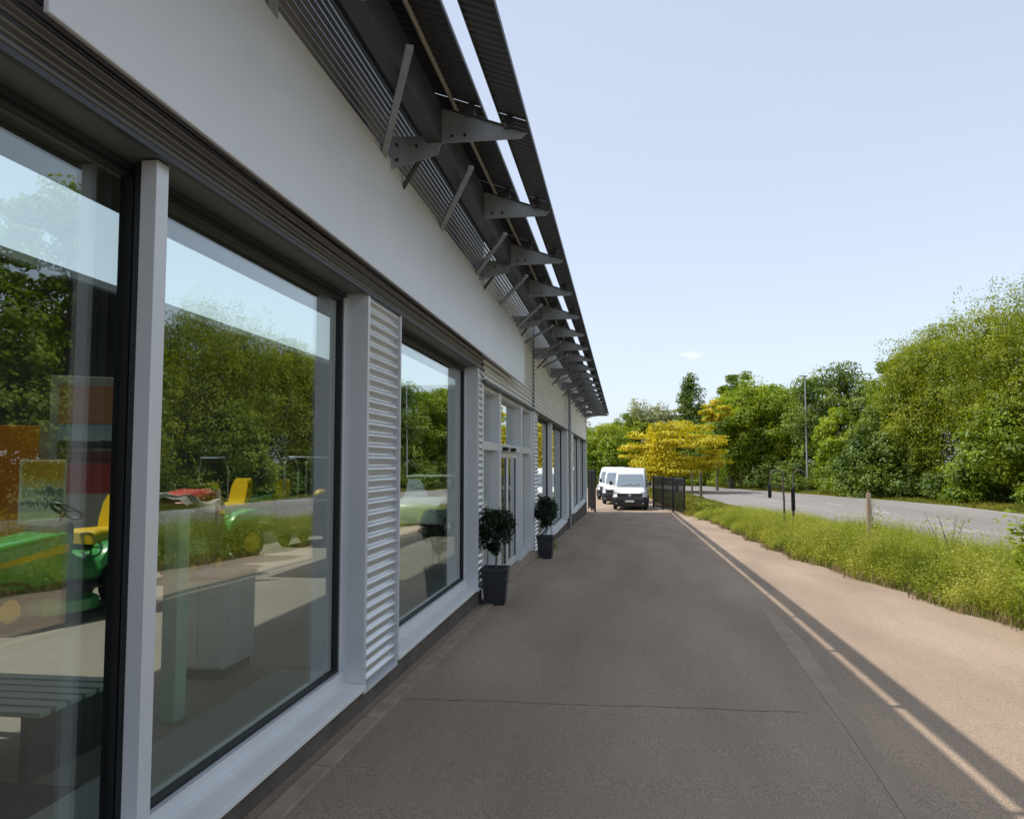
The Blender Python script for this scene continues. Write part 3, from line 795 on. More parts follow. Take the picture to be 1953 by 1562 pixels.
# ---- verge between forecourt and road: tall grass and weeds
def blades(rng, n, xf, y0, y1, hf, width, seg_bend=.35, power=1.0):
    """two-quad bent blades; xf(y) -> (x0, x1), hf(u, y) -> height"""
    y = y0 + (y1 - y0) * rng.random(n)**power
    lo = np.array([xf(t)[0] for t in y]); hi = np.array([xf(t)[1] for t in y])
    u = rng.random(n); x = lo + (hi - lo)*u
    z = np.array([gz(t) for t in y])
    h = hf(u, x, y)*rng.uniform(.55, 1.15, n)
    a = rng.uniform(0, 2*np.pi, n); dx, dy = np.cos(a), np.sin(a)
    b = rng.uniform(.1, 1.0, n)*seg_bend*h; ba = rng.uniform(0, 2*np.pi, n)
    bx, by = b*np.cos(ba), b*np.sin(ba)
    w = width*rng.uniform(.6, 1.4, n)
    P = np.stack([np.stack([x - dx*w, y - dy*w, z], 1), np.stack([x + dx*w, y + dy*w, z], 1),
                  np.stack([x + bx*.3 + dx*w*.8, y + by*.3 + dy*w*.8, z + h*.55], 1), np.stack([x + bx*.3 - dx*w*.8, y + by*.3 - dy*w*.8, z + h*.55], 1),
                  np.stack([x + bx, y + by, z + h*.97], 1)], 1).reshape(-1, 3)
    k = np.arange(n)*5
    F4 = np.stack([k, k + 1, k + 2, k + 3], 1); F3 = np.stack([k + 3, k + 2, k + 4, k + 4], 1)
    return P, F4, np.stack([k + 3, k + 2, k + 4], 1), (x, y, z, h, bx, by)
def blade_obj(name, rng, n, xf, y0, y1, hf, width, m, label, bend=.35, power=1.0, leaf_n=0, leaf_size=.03):
    P, F4, F3, st = blades(rng, n, xf, y0, y1, hf, width, bend, power)
    F = np.concatenate([F3, F4[:, [0, 1, 2]], F4[:, [0, 2, 3]]])
    if leaf_n:
        x, y, z, h, bx, by = st
        i = rng.integers(0, n, leaf_n); t = rng.uniform(.35, 1.0, leaf_n)
        C = np.stack([x[i] + bx[i]*t**2, y[i] + by[i]*t**2, z[i] + h[i]*t], 1) + rng.normal(size=(leaf_n, 3))*.035
        V, Fq = leaves(C, np.tile([[0, 0, 1.0]], (leaf_n, 1)), leaf_size, 2.0, rng)
        F = np.concatenate([F, Fq[:, [0, 1, 2]] + len(P), Fq[:, [0, 2, 3]] + len(P)]); P = np.concatenate([P, V])
    return link(name, np_mesh(name, P, F, m), label=label, cat='grass', kind='stuff')
rngv = np.random.default_rng(5)
def verge_span(y):
    a = verge_x(y) + .02
    return (a, min(lerp_poly(ROAD_N, y) - .7, a + 3.4))
def verge_h(u, x, y):
    d = x - np.array([verge_x(t) for t in y])
    env = np.clip(.30 + d*1.5, .16, 1.0)*np.where(d > 2.2, np.clip(1 - (d - 2.2)*.35, .5, 1), 1)
    lump = .82 + .22*np.sin(y*1.05 + .5) * np.sin(x*1.3 + y*.37) + .12*np.sin(y*2.7 + x*2.1)
    fall = np.clip(1 - (y - 14)*.012, .62, 1)*np.clip(1 - (y - 40)*.12, .35, 1)
    return 1.02*env*lump*fall
blade_obj('verge_grass', rngv, 70000, verge_span, 6.5, 44, verge_h, .0042, LEAF_GRASS, 'tall yellow-green grass and weeds on the verge beside the forecourt', .55, 1.3, 260000, .024)
blade_obj('verge_litter', rngv, 4200, lambda y: (verge_x(y) - .10, verge_x(y) + .35), 6.5, 44, lambda u, x, y: .10 + .12*rngv.random(len(y)), .005, mat('dry_stems', (0.24, 0.17, 0.09), .95, 0, .3, 9), 'dry brown stems fringing the edge of the verge', .9, 1.3)
blade_obj('yard_grass', rngv, 14000, lambda y: (lerp_poly([(44, 3.4), (60, 2.3), (95, 1.2)], y), lerp_poly(ROAD_N, y) - .5), 43, 92, lambda u, x, y: .22 + .10*np.sin(x*2 + y), .016, LEAF_LAWN, 'rough grass strip behind the black fence', .5, 1.2)
blade_obj('roadside_grass', rngv, 26000, lambda y: (lerp_poly(ROAD_F, y) + .15, lerp_poly(ROAD_F, y) + 4.0), 30, 112, lambda u, x, y: .16 + .10*np.sin(x*1.7 + y*.6), .02, LEAF_LAWN, 'mown grass strip along the far side of the road', .5)
# leafy shrub and sprigs at the right edge of the verge
def shrub(name, x, y, h, r, n, seed, label, lm, size=.045, stems=9):
    rng = np.random.default_rng(seed)
    root = empty(name, (x, y, gz(y)), label=label, cat='plant', group='leafy weeds in the verge')
    mb = MB(); tips = []
    for i in range(stems):
        a = rng.uniform(0, 6.28); rr = r*rng.uniform(.2, 1)
        t = Vector((rr*math.cos(a), rr*math.sin(a), h*rng.uniform(.7, 1.05)))
        m_ = t*.5 + Vector((rng.normal()*.06, rng.normal()*.06, h*.08))
        mb.tube([(t.x*.15, t.y*.15, 0), m_, t], [.011, .007, .003], 5); tips.append((m_, t))
    mb.build('stem', BARKG, root, smooth=True)
    k = rng.integers(0, stems, n); f = rng.random(n)**.7
    A = np.array([tips[i][0] for i in k]); Bp = np.array([tips[i][1] for i in k])
    C = A*(1 - f)[:, None]*1.0 + Bp*f[:, None]; C[:, 2] *= (.55 + .45*f) ; C += rng.normal(size=(n, 3))*.09
    V, F = leaves(C, np.tile([[0.1, -.2, 1.0]], (n, 1)), size, 1.7, rng)
    link('foliage', np_mesh('foliage', V, F, lm), root)
shrub('leafy_shrub', 5.12, 10.35, 1.3, .5, 1700, 41, 'broad leafed green shrub in the verge at right edge of photo', LEAF_GREEN, .05, 16)
shrub('leafy_shrub', 4.95, 9.75, .75, .4, 900, 42, 'low dark shrub at the front corner of the verge', LEAF_GREEN, .045, 12)
shrub('weed_sprig', 6.0, 12.6, 1.45, .16, 110, 43, 'single tall weed sprig standing near the right edge shrub', LEAF_GREEN, .05, 3)
shrub('weed_sprig', 5.6, 19.2, 1.35, .15, 120, 44, 'thin tall weed left of the wooden post', LEAF_GRASS, .035, 4)
shrub('weed_sprig', 5.9, 15.4, 1.25, .5, 260, 45, 'loose spreading weed right of the wooden post', LEAF_GRASS, .035, 9)
shrub('weed_clump', 4.6, 44.6, .7, .8, 900, 46, 'green weed clump at the foot of the gate fence end', LEAF_GRASS, .07, 14)
shrub('weed_clump', 3.75, 39.5, .25, .5, 260, 47, 'small brown-green weed tuft at the tip of the verge', LEAF_GRASS, .05, 8)
# weeds at the plinth between kerb and far windows
shrub('plinth_weeds', -2.03, 21.3, .16, .35, 420, 48, 'low weeds growing between kerb and wall behind second planter', LEAF_GRASS, .03, 10)

# ---------------------------------------------------------------- topiary in planters
def topiary(x, y, s, seed, label, rz):
    rng = np.random.default_rng(seed)
    root = empty('potted_topiary', (x, y, gz(y) + .002), rz, label=label, cat='potted plant', group='potted trees at the entrance')
    H, wt, wb = .53*s, .20*s, .145*s
    mb = MB()
    def ring(w, z): return [(-w, -w, z), (w, -w, z), (w, w, z), (-w, w, z)]
    mb.loft([ring(wb, 0), ring(wt - .012, H - .05), ring(wt, H - .05), ring(wt, H), ring(wt - .025, H), ring(wt - .03, H - .06)], True)
    pot = mb.build('planter', POT, root, bevel=.006)
    so = MB().box(-wt + .034, wt - .034, -wt + .034, wt - .034, H - .10, H - .058); so.build('soil', EARTH, root)
    st = MB().tube([(0, 0, H - .07), (.015, .01, H + .12), (-.012, .012, H + .28), (.0, .0, H + .5)], [.018*s, .015*s, .014*s, .012*s], 8)
    for i in range(5):
        a = i*1.3
        st.tube([(0, 0, H + .36), (.10*math.cos(a), .10*math.sin(a), H + .48), (.2*math.cos(a), .2*math.sin(a), H + .58)], [.009, .006, .003], 5)
    st.build('stem', BARKG, root, smooth=True)
    for sx in (-.12, .13):
        MB().tube([(sx*s, .02, H - .08), (sx*s*.95, .02, H + .36)], .007*s, 6).build('stake', BARKG, root, smooth=True)
    cz = H + .58*s
    n = 5200
    cs = rnd_dir(34, rng)*np.array([.21, .21, .23])*s + np.array([0, 0, cz])
    cs = np.concatenate([cs, np.array([[0, 0, cz]]), rng.normal(size=(5, 3))*np.array([.08, .08, .05])*s + np.array([0, 0, cz - .32*s])])
    k = rng.integers(0, len(cs), n)
    d = rnd_dir(n, rng)
    rr = np.where(k >= 35, .07, .115)*s*rng.uniform(.4, 1.0, n)**.5*np.where(rng.random(n) < .07, 1.35, 1)
    C = cs[k] + d*rr[:, None]
    V, F = leaves(C, d + np.array([0, 0, .3]), .021*s, 1.7, rng)
    link('crown', np_mesh('crown', V, F, LEAF_BOX), root)
topiary(-1.86, 11.55, 1.0, 61, 'larger potted topiary in a dark tapered planter before the entrance', .05)
topiary(-1.80, 18.6, 1.0, 62, 'smaller looking potted topiary just past the entrance door', -.04)

# ---------------------------------------------------------------- vans
def van(x, y, rz, label, seed):
    root = empty('delivery_van', (x, y, gz(y)), rz, label=label, cat='van', group='white vans parked in the yard')
    # body lofted from nose (y=0) to tail (y=5.4); sections: (y, half width low, half width high, z bottom, z top)
    S = [(.02, .86, .78, .42, .86), (.10, .95, .84, .34, 1.02), (.42, 1.0, .88, .30, 1.24), (.80, 1.02, .88, .30, 1.40), (1.10, 1.025, .86, .30, 1.80), (1.42, 1.025, .84, .30, 2.22), (1.75, 1.025, .83, .30, 2.44), (2.3, 1.025, .84, .30, 2.53), (4.2, 1.025, .84, .30, 2.54), (5.35, 1.02, .83, .30, 2.50), (5.42, .99, .80, .36, 2.44)]
    rings = []
    for yy, wl_, wh, z0, z1 in S:
        zm = z0 + (z1 - z0)*.55
        wm = wl_ if zm < 1.3 else wl_ - .03
        rr = min(.13, (z1 - z0)*.2)
        half = [(wl_*.93, z0), (wl_, z0 + .08), (wl_ + .01, min(.95, zm)), (wm, zm), (wh + .035, z1 - rr), (wh, z1 - rr*.35), (wh - rr, z1)]
        rings.append([(a, yy, b) for a, b in half] + [(-a, yy, b) for a, b in reversed(half)])
    body = MB().loft(rings, True).build('body', VANW, root, smooth=True)
    # black bumper and grille
    bm_ = MB()
    def fring(yo, w, z): return [(-w, yo + .10, z), (-w*.8, yo, z), (w*.8, yo, z), (w, yo + .10, z), (w, .5, z), (-w, .5, z)]
    bm_.loft([fring(-.02, .96, .22), fring(-.07, 1.0, .32), fring(-.07, 1.03, .66), fring(-.03, 1.02, .80)], True)
    bu = bm_.build('bumper', VANB, root, bevel=.02)
    gr = MB().loft([[(-.72, -.005, .80), (.72, -.005, .80), (.66, .4, .80), (-.66, .4, .80)], [(-.80, .02, 1.02), (.80, .02, 1.02), (.7, .42, 1.02), (-.7, .42, 1.02)]], True).build('grille', VANB, root)
    MB().lathe([(.0, -.03), (.105, -.028), (.115, 0)], 'y', 18, (0, .0, .915)).build('badge', CHROME, gr, smooth=True)
    MB().box(-.27, .27, -.092, -.072, .50, .61).build('number_plate', PLATE, bu)
    for sx in (-1, 1):
        hl = MB().loft([[(sx*.60, .035, .98), (sx*.99, .19, .93), (sx*1.0, .24, 1.0), (sx*.62, .08, 1.0)], [(sx*.62, .10, 1.04), (sx*.98, .25, 1.16), (sx*.99, .30, 1.18), (sx*.63, .14, 1.06)]], True)
        hl.build('headlight', LAMPG, root)
        MB().lathe([(.0, -.09), (.05, -.088), (.05, -.05)], 'y', 12, (sx*.80, 0, .42)).build('fog_light', LAMPG, bu)
        m_ = MB().ball((sx*1.20, 1.02, 1.62), (.085, .06, .16)).bar((sx*1.0, 1.05, 1.5), (sx*1.18, 1.03, 1.56), .04, .05)
        m_.build('wing_mirror', VANB, root, smooth=True)
        sg = MB().add([(sx*1.036, 1.12, 1.36), (sx*1.036, 2.0, 1.36), (sx*.985, 2.0, 1.98), (sx*.985, 1.42, 1.98)], [(0, 1, 2, 3)])
        sg.build('side_window', VANG, root)
        MB().box(sx*1.034, sx*1.046, 2.12, 2.14, .5, 2.2).build('door_seam', VANB, root)
        for yy in (.95, 4.45):
            w = MB().lathe([(.17, -.10), (.30, -.11), (.335, -.07), (.335, .07), (.30, .11), (.17, .10)], 'x', 22, (sx*.93, yy, .336)).build('wheel', TYRE, root, smooth=True)
            MB().lathe([(.02, -.09*0 + sx*.10), (.16, sx*.11), (.19, sx*.08)], 'x', 18, (sx*.93, yy, .336)).build('rim', RIM, w, smooth=True)
            MB().tube([(sx*1.038, yy + .43*math.cos(t), max(.3, .336 + .43*math.sin(t))) for t in np.linspace(0, math.pi, 11)], .035, 5).build('wheel_arch', VANB, root)
    # windscreen follows the raked front
    ws = MB().add([(-.80, .775, 1.405), (.80, .775, 1.405), (.86, .83, 1.46), (.77, 1.37, 2.13), (.70, 1.40, 2.17), (-.70, 1.40, 2.17), (-.77, 1.37, 2.13), (-.86, .83, 1.46)], [(0, 1, 2, 3, 4, 5, 6, 7)])
    w_ = ws.build('windscreen', VANG, root); w_.location = (0, -.045, .012)
    MB().bar((-.5, .83, 1.43), (.1, .90, 1.55), .02, .02).bar((.1, .83, 1.43), (.62, .90, 1.55), .02, .02).build('wiper', VANB, root).location = (0, -.07, .015)
    MB().box(-.86, .86, .35, 5.3, .22, .40).build('underbody', VANB, root)
    return root
van(0.42, 48.6, math.radians(-3), 'nearest white delivery van facing the camera with black bumper', 1)
van(-.42, 55.2, math.radians(-5), 'white van parked behind and left of the nearest van', 2)
van(-1.0, 61.8, math.radians(-6), 'farthest white van, mostly hidden behind the gate post', 3)

# ---------------------------------------------------------------- yard gate, fence, posts
def rot_frame(a, b):
    d = Vector((b[0] - a[0], b[1] - a[1], 0)); return d.length, math.atan2(d.y, d.x)
def mesh_fence(name, a, b, h, n_panel, label, cat, posts=True, z=None):
    L_, rz = rot_frame(a, b)
    root = empty(name, (a[0], a[1], gz(a[1]) if z is None else z), rz, label=label, cat=cat)
    pw = L_/n_panel
    for i in range(n_panel + 1):
        MB().box(i*pw - .045, i*pw + .045, -.045, .045, -.05, h + .06).build('post', BLACKM, root, bevel=.006)
    for i in range(n_panel):
        x0, x1 = i*pw + .046, (i + 1)*pw - .046
        MB().box(x0, x1, -.02, .02, h - .05, h).build('top_rail', BLACKM, root)
        MB().box(x0, x1, -.02, .02, .10, .15).build('bottom_rail', BLACKM, root)
        bars = MB(); n = int((x1 - x0)/.13)
        for k in range(n):
            xx = x0 + (k + .5)*(x1 - x0)/n
            bars.box(xx - .014, xx + .014, -.012, .012, .15, h - .05)
        bars.build('bar_infill', BLACKM, root, kind='stuff')
    return root
mesh_fence('barred_fence', (3.38, 44.9), (1.95, 51.5), 2.02, 3, 'black barred steel fence right of the nearest van', 'fence')
mesh_fence('yard_gate', (-1.60, 46.5), (-2.12, 50.0), 2.45, 2, 'black open yard gate seen edge on at the building corner', 'gate')
for i, (x, y, h, r, lb) in enumerate([(6.35, 66.5, 2.2, .11, 'thickest and nearest of three dark posts under the golden tree'), (6.2, 73, 2.1, .085, 'middle of three dark posts under the golden tree'), (6.0, 79, 2.1, .07, 'leftmost and thinnest of three dark posts under golden tree')]):
    MB().tube([(0, 0, -.1), (.01, 0, h*.5), (0, .01, h)], [r*1.1, r, r*.95], 8).build('fence_post', BARK, smooth=True, label=lb, cat='post', group='dark posts by the golden tree').location = (x, y, gz(y))
MB().prism([(-.045, -.04), (.045, -.04), (.045, .04), (-.045, .04)], 'z', -.2, 1.54).prism([(-.04, -.036), (.04, -.036), (.035, .032), (-.035, .032)], 'z', 1.541, 1.57).build('wooden_post', WOOD, bevel=.008, label='square weathered wooden post standing in the verge grass', cat='post').location = (5.4, 18.5, gz(18.5))

def hooked_post(x, y, label, flip, dangling):
    root = empty('hooked_post', (x, y, gz(y)), label=label, cat='post', group='hooked steel posts in the verge')
    pts = [(0, 0, -.1), (0, 0, 1.2), (-.02*flip, 0, 1.75)]
    R_ = .19
    for t in np.linspace(0, math.pi, 9)[0:]:
        pts.append((flip*(-.02 - R_ + R_*math.cos(t)), 0, 2.02 + R_*.9*math.sin(t)))
    rr = [.032, .032, .03] + [.026]*9
    if dangling:
        pts.append((flip*(-.02 - 2*R_ - .02), 0, 1.72)); rr.append(.034)
    MB().tube(pts, rr, 9).build('pole', mat('weathered_post', (.10, .085, .07), .7, .2, .3, 9), root, smooth=True)
    if dangling:
        q = flip*(-.02 - 2*R_ - .03)
        MB().lathe([(.02, 1.30), (.055, 1.34), (.06, 1.62), (.045, 1.74), (.03, 1.78)], 'z', 10, (q, 0, 0)).build('sleeve', BLACKM, root, smooth=True)
    else:
        MB().lathe([(.05, .9), (.062, .95), (.062, 1.6), (.05, 1.65)], 'z', 10).build('sleeve', BLACKM, root, smooth=True)
hooked_post(5.05, 26.0, 'left hooked steel post with a dark sleeve hanging from its tip', 1, True)
hooked_post(5.36, 26.15, 'right hooked steel post curving away to the right', -1, False)

def street_lamp(x, y, h, label, arm=0.5):
    root = empty('street_lamp', (x, y, gz(y)), label=label, cat='lamp post', group='street lamps along the road')
    MB().tube([(0, 0, -.2), (0, 0, 1.4), (0, 0, 1.42), (0, 0, h)], [.13, .13, .10, .055], 10).build('pole', STEEL, root, smooth=True)
    MB().loft([[(-arm, -.08, h), (-arm, .08, h), (-arm, .06, h + .07), (-arm, -.06, h + .07)], [(.05, -.1, h - .02), (.05, .1, h - .02), (.05, .07, h + .1), (.05, -.07, h + .1)]], True).build('lamp_head', STEELD, root)
street_lamp(18.0, 81, 11.4, 'tall grey street lamp in front of the trees beyond the road')
street_lamp(25.6, 45, 10.5, 'grey street lamp across the road mirrored in the first pane')

# ---------------------------------------------------------------- machines and displays inside the showroom
FL = -1.75
def wheel(root, x, y, r, w, side, rimmat):
    t = MB().lathe([(r*.55, -w/2), (r*.88, -w/2), (r, -w*.32), (r, w*.32), (r*.88, w/2), (r*.55, w/2)], 'x', 24, (x, y, r)).build('wheel', TYRE, root, smooth=True)
    s = side
    MB().lathe([(.0, s*w*.20), (r*.18, s*w*.24), (r*.2, s*w*.12), (r*.45, s*w*.15), (r*.52, s*w*.42), (r*.57, s*w*.52)], 'x', 22, (x, y, r)).build('rim', rimmat, t, smooth=True)
    for k in range(5):
        a = k*2*math.pi/5
        MB().lathe([(.012, s*w*.10), (.012, s*w*.22)], 'x', 6, (x, y + r*.3*math.cos(a), r + r*.3*math.sin(a))).build('wheel_nut', BOLT, t)
def rounded(y, w, z0, z1, r=.06, wt=None):
    wt = wt or w
    return [(w, y, z0), (w, y, z1 - r), (wt - r*.4, y, z1 - r*.35), (wt - r, y, z1), (-wt + r, y, z1), (-wt + r*.4, y, z1 - r*.35), (-w, y, z1 - r), (-w, y, z0)]
def mower(x, y, rz, label, s=1.0, cover=False, rops=False):
    """ride-on mower; nose points to -Y"""
    root = empty('ride_on_mower', (x, y, FL + .002), rz, label=label, cat='mower', group='green ride-on machines in the showroom')
    root.scale = (s, s, s)
    MB().loft([rounded(-.42, .20, .42, .66), rounded(-.36, .27, .34, .76), rounded(.1, .29, .36, .84), rounded(.72, .30, .40, .92), rounded(.80, .28, .42, .90)], True).build('hood', GREEN, root, smooth=True)
    for sx in (-1, 1):
        MB().loft([[(sx*.275, -.34, .56), (sx*.282, -.34, .56), (sx*.282, -.34, .60), (sx*.275, -.34, .60)], [(sx*.295, .74, .70), (sx*.310, .74, .70), (sx*.310, .74, .79), (sx*.295, .74, .79)]], True).build('yellow_stripe', YELLOW, root)
        MB().ball((sx*.14, -.41, .58), (.07, .03, .05)).build('headlight', LAMPG, root, smooth=True)
        # rear fender
        MB().loft([rounded(.95, .14, .50, .60, .04), rounded(1.10, .16, .62, .76, .05), rounded(1.45, .17, .68, .82, .05), rounded(1.75, .16, .56, .72, .05)], True).build('fender', GREEN, root, smooth=True).location = (sx*.40, 0, 0)
        wheel(root, sx*.38, -.02, .20, .17, sx, YELLOW)
        wheel(root, sx*.42, 1.38, .28, .26, sx, YELLOW)
        MB().box(sx*.30, sx*.52, .52, 1.0, .30, .335).build('footboard', VANB, root, bevel=.008)
        MB().tube([(sx*.28, -.22, .50), (sx*.43, -.12, .47), (sx*.46, .08, .46), (sx*.43, .22, .40)], .022, 6).build('wheel_guard', VANB, root, smooth=True)
    MB().box(-.26, .26, -.40, 1.70, .27, .42).build('chassis', GREEND, root, bevel=.02)
    MB().loft([rounded(.80, .30, .40, .70), rounded(.95, .31, .38, .60), rounded(1.05, .32, .38, .66), rounded(1.72, .32, .40, .70)], True).build('rear_body', GREEN, root, smooth=True)
    MB().loft([rounded(.62, .24, .80, .98), rounded(.86, .22, .78, 1.02)], True).build('dashboard', VANB, root, smooth=True)
    MB().tube([(0, .80, .95), (0, .92, 1.10)], .025, 8).build('steering_column', VANB, root)
    c = Vector((0, .94, 1.12)); ax = Vector((0, .55, .83)).normalized(); u = Vector((1, 0, 0)); v = ax.cross(u)
    ring = [c + (u*math.cos(t) + v*math.sin(t))*.17 for t in np.linspace(0, 2*math.pi, 25)]
    sw = MB().tube(ring, .017, 6, False); sw.bar(c - u*.16, c + u*.16, .02, .02).bar(c, c - v*.16, .02, .02)
    sw.build('steering_wheel', VANB, root, smooth=True)
    seat = MB().loft([rounded(1.12, .20, .74, .86, .05), rounded(1.20, .25, .72, .90, .06), rounded(1.55, .25, .72, .90, .06), rounded(1.62, .22, .74, .88, .05)], True).build('seat', YELLOW, root, smooth=True)
    bk = MB().loft([[(a, 1.55 + (z - .85)*.25 + d, z) for a, d in ((-.23*k, 0), (-.2*k, -.05), (.2*k, -.05), (.23*k, 0), (.2*k, .06), (-.2*k, .06))] for z, k in ((.84, .9), (1.0, 1.0), (1.18, .95), (1.27, .75), (1.30, .5))], True)
    bk.build('seat_back', YELLOW, root, smooth=True)
    MB().loft([[(sx_*1.0, yy, z) for sx_, yy in ((.50, .30), (.58, .50), (.58, .80), (.48, 1.0), (-.48, 1.0), (-.58, .80), (-.58, .50), (-.50, .30))] for z in (.09, .21)] + [[(sx_*.8, yy*.9 + .06, .25) for sx_, yy in ((.50, .30), (.58, .50), (.58, .80), (.48, 1.0), (-.48, 1.0), (-.58, .80), (-.58, .50), (-.50, .30))]], True).build('mower_deck', GREEN, root, bevel=.01)
    if rops:
        MB().tube([(-.34, 1.78, .6), (-.34, 1.80, 1.55), (-.28, 1.76, 1.85), (.28, 1.76, 1.85), (.34, 1.80, 1.55), (.34, 1.78, .6)], .026, 8).build('roll_bar', CHROME, root, smooth=True)
    return root
mower(-6.75, 7.6, math.radians(-14), 'green and yellow ride-on mower behind the nearest pane', 1.05)
mower(-7.75, 12.3, math.radians(-22), 'green ride-on mower with yellow wheel seen through second pane', 1.12)
mower(-9.1, 15.2, .1, 'far green mower with a tall pale roll bar', 1.0, rops=True)
mower(-9.6, 19.2, -.2, 'farthest green mower with roll bar behind the cart', 1.0, rops=True)
# machine under a grey cover
cm = empty('covered_machine', (-6.75, 10.75, FL + .002), 0, label='dark green flat machine under a grey tarpaulin left in second pane', cat='machine')
MB().box(-.45, .45, 0, 1.15, .22, .95).build('body', GREEND, cm, bevel=.03)
MB().box(.452, .47, .12, .62, .38, .62).build('pale_panel', mat('pale_green_panel', (0.12, 0.30, 0.20), .5), cm, bevel=.01)
tp = MB(); nx, ny = 9, 11
for j in range(ny + 1):
    for i in range(nx + 1):
        u_, v_ = i/nx*2 - 1, j/ny
        tp.v.append((u_*.50, -.04 + v_*1.2, 1.20 + .07*math.sin(v_*5 + u_) + .03*math.sin(u_*7 + v_*9) - .26*max(0, abs(u_) - .75)*4*.6))
tp.f = [(j*(nx+1) + i, j*(nx+1) + i + 1, (j+1)*(nx+1) + i + 1, (j+1)*(nx+1) + i) for j in range(ny) for i in range(nx)]
tp.build('tarpaulin', TARP, cm, smooth=True)
MB().box(-.40, .40, .05, 1.05, .952, 1.10).build('engine', VANB, cm, bevel=.03)
MB().ball((.36, 1.0, 1.02), (.10, .14, .08)).build('engine_cap', REDM, cm, smooth=True)
for sx in (-1, 1):
    for yy in (.2, .95): wheel(cm, sx*.42, yy, .17, .13, sx, YELLOW)
# dark cargo cart
uc = empty('cargo_cart', (-6.6, 15.6, FL + .002), 0, label='dark navy cargo cart with two tall hoops behind second mower', cat='cart')
MB().loft([rounded(0, .56, .30, .92, .06), rounded(.04, .58, .24, .98, .06), rounded(1.7, .58, .24, .98, .06), rounded(1.76, .56, .30, .92, .06)], True).build('cargo_box', NAVY, uc, smooth=True)
MB().box(.581, .59, .1, 1.66, .60, .64).build('side_rib', NAVY, uc)
for yy in (.35, 1.5):
    MB().tube([(-.5, yy, .9), (-.5, yy, 1.75), (-.42, yy + .03, 1.86), (.42, yy + .03, 1.86), (.5, yy, 1.75), (.5, yy, .9)], .022, 8).build('hoop', CHROME, uc, smooth=True)
for sx in (-1, 1):
    for yy in (.40, 1.40): wheel(uc, sx*.50, yy, .22, .16, sx, RIM)
MB().ball((.1, .9, 1.06), (.14, .2, .12)).build('load', YELLOW, uc, smooth=True)
# pale blue-white utility vehicle further along
pv = empty('utility_vehicle', (-5.6, 21.4, -2.028), 0, label='pale blue and white utility vehicle seen through the third pane', cat='vehicle')
MB().loft([rounded(-.1, .55, .35, .75), rounded(.1, .66, .30, .95), rounded(.7, .68, .30, 1.05), rounded(2.4, .68, .32, 1.0), rounded(2.5, .64, .36, .95)], True).build('body', mat('pale_blue_paint', (.45, .58, .62), .35), pv, smooth=True)
MB().loft([rounded(.75, .62, 1.04, 1.06, .01), rounded(1.0, .60, 1.04, 1.55, .05), rounded(1.9, .60, 1.04, 1.58, .05), rounded(2.1, .60, 1.04, 1.5, .05)], True).build('cab', VANG, pv, smooth=True)
MB().box(-.64, .64, .95, 2.1, 1.60, 1.66).build('roof', WHITE, pv, bevel=.02)
for sx in (-1, 1):
    for yy in (.4, 2.0): wheel(pv, sx*.6, yy, .26, .18, sx, RIM)

# display furniture
dp = empty('display_post', (-3.05, 5.12, FL + .001), label='tall pale green-white display post just inside second pane', cat='display stand')
MB().box(-.055, .055, -.07, .07, 0, 1.40).build('shaft', mat('mint_laminate', (.45, .62, .50), .4), dp, bevel=.006)
MB().box(-.075, .075, -.09, .09, 1.401, 1.42).build('top_plate', WHITE, dp)
dc = empty('display_cabinet', (-3.42, 6.35, FL + .001), label='white display cabinet with two doors behind the display post', cat='cabinet')
MB().box(-.22, .22, -.26, .26, .08, .80).build('carcass', WHITE, dc, bevel=.008)
for a in (-.235, .005): MB().box(.222, .238, a, a + .23, .10, .78).build('cabinet_door', WHITE, dc, bevel=.004)
for a in (-.205, .005): MB().box(a, a + .2, -.278, -.262, .10, .78).build('front_panel', WHITE, dc, bevel=.004)
MB().box(-.20, .20, -.24, .24, 0, .078).build('base', ANTH, dc)
MB().box(-.24, .24, -.28, .28, .801, .82).build('top', mat('brown_worktop', (.28, .16, .10), .5), dc, bevel=.004)
tb = empty('slatted_bench', (-3.9, 4.35, FL + .001), 0, label='low slatted bench inside at bottom left behind first pane', cat='bench')
for k in range(6): MB().box(-.75, .75, -.36 + k*.125, -.27 + k*.125, .36, .39).build('slat', mat('pale_slat.%d' % k, (.40, .46, .41), .5), tb, bevel=.004)
for sx in (-.66, .62): MB().box(sx, sx + .05, -.34, .36, 0, .358).build('leg', STEELD, tb)
cu = MB().loft([[(.28*k*math.cos(t)*1.2, .22*k*math.sin(t), z) for t in np.linspace(0, 2*math.pi, 17)[:-1]] for z, k in ((0, .8), (.05, 1), (.12, .98), (.17, .75))], True)
cu.build('round_cushion', BRICKR, smooth=True, label='terracotta round cushion lying on the slatted bench', cat='cushion').location = (-4.25, 4.25, FL + .394)
MB().box(-.8, .8, -.9, .9, 0, .012).build('floor_mat', mat('dark_mat', (.025, .028, .03), .9, 0, .1, 8, .4, 90), label='dark floor mat in front of the slatted bench', cat='mat').location = (-3.7, 3.1, FL + .002)

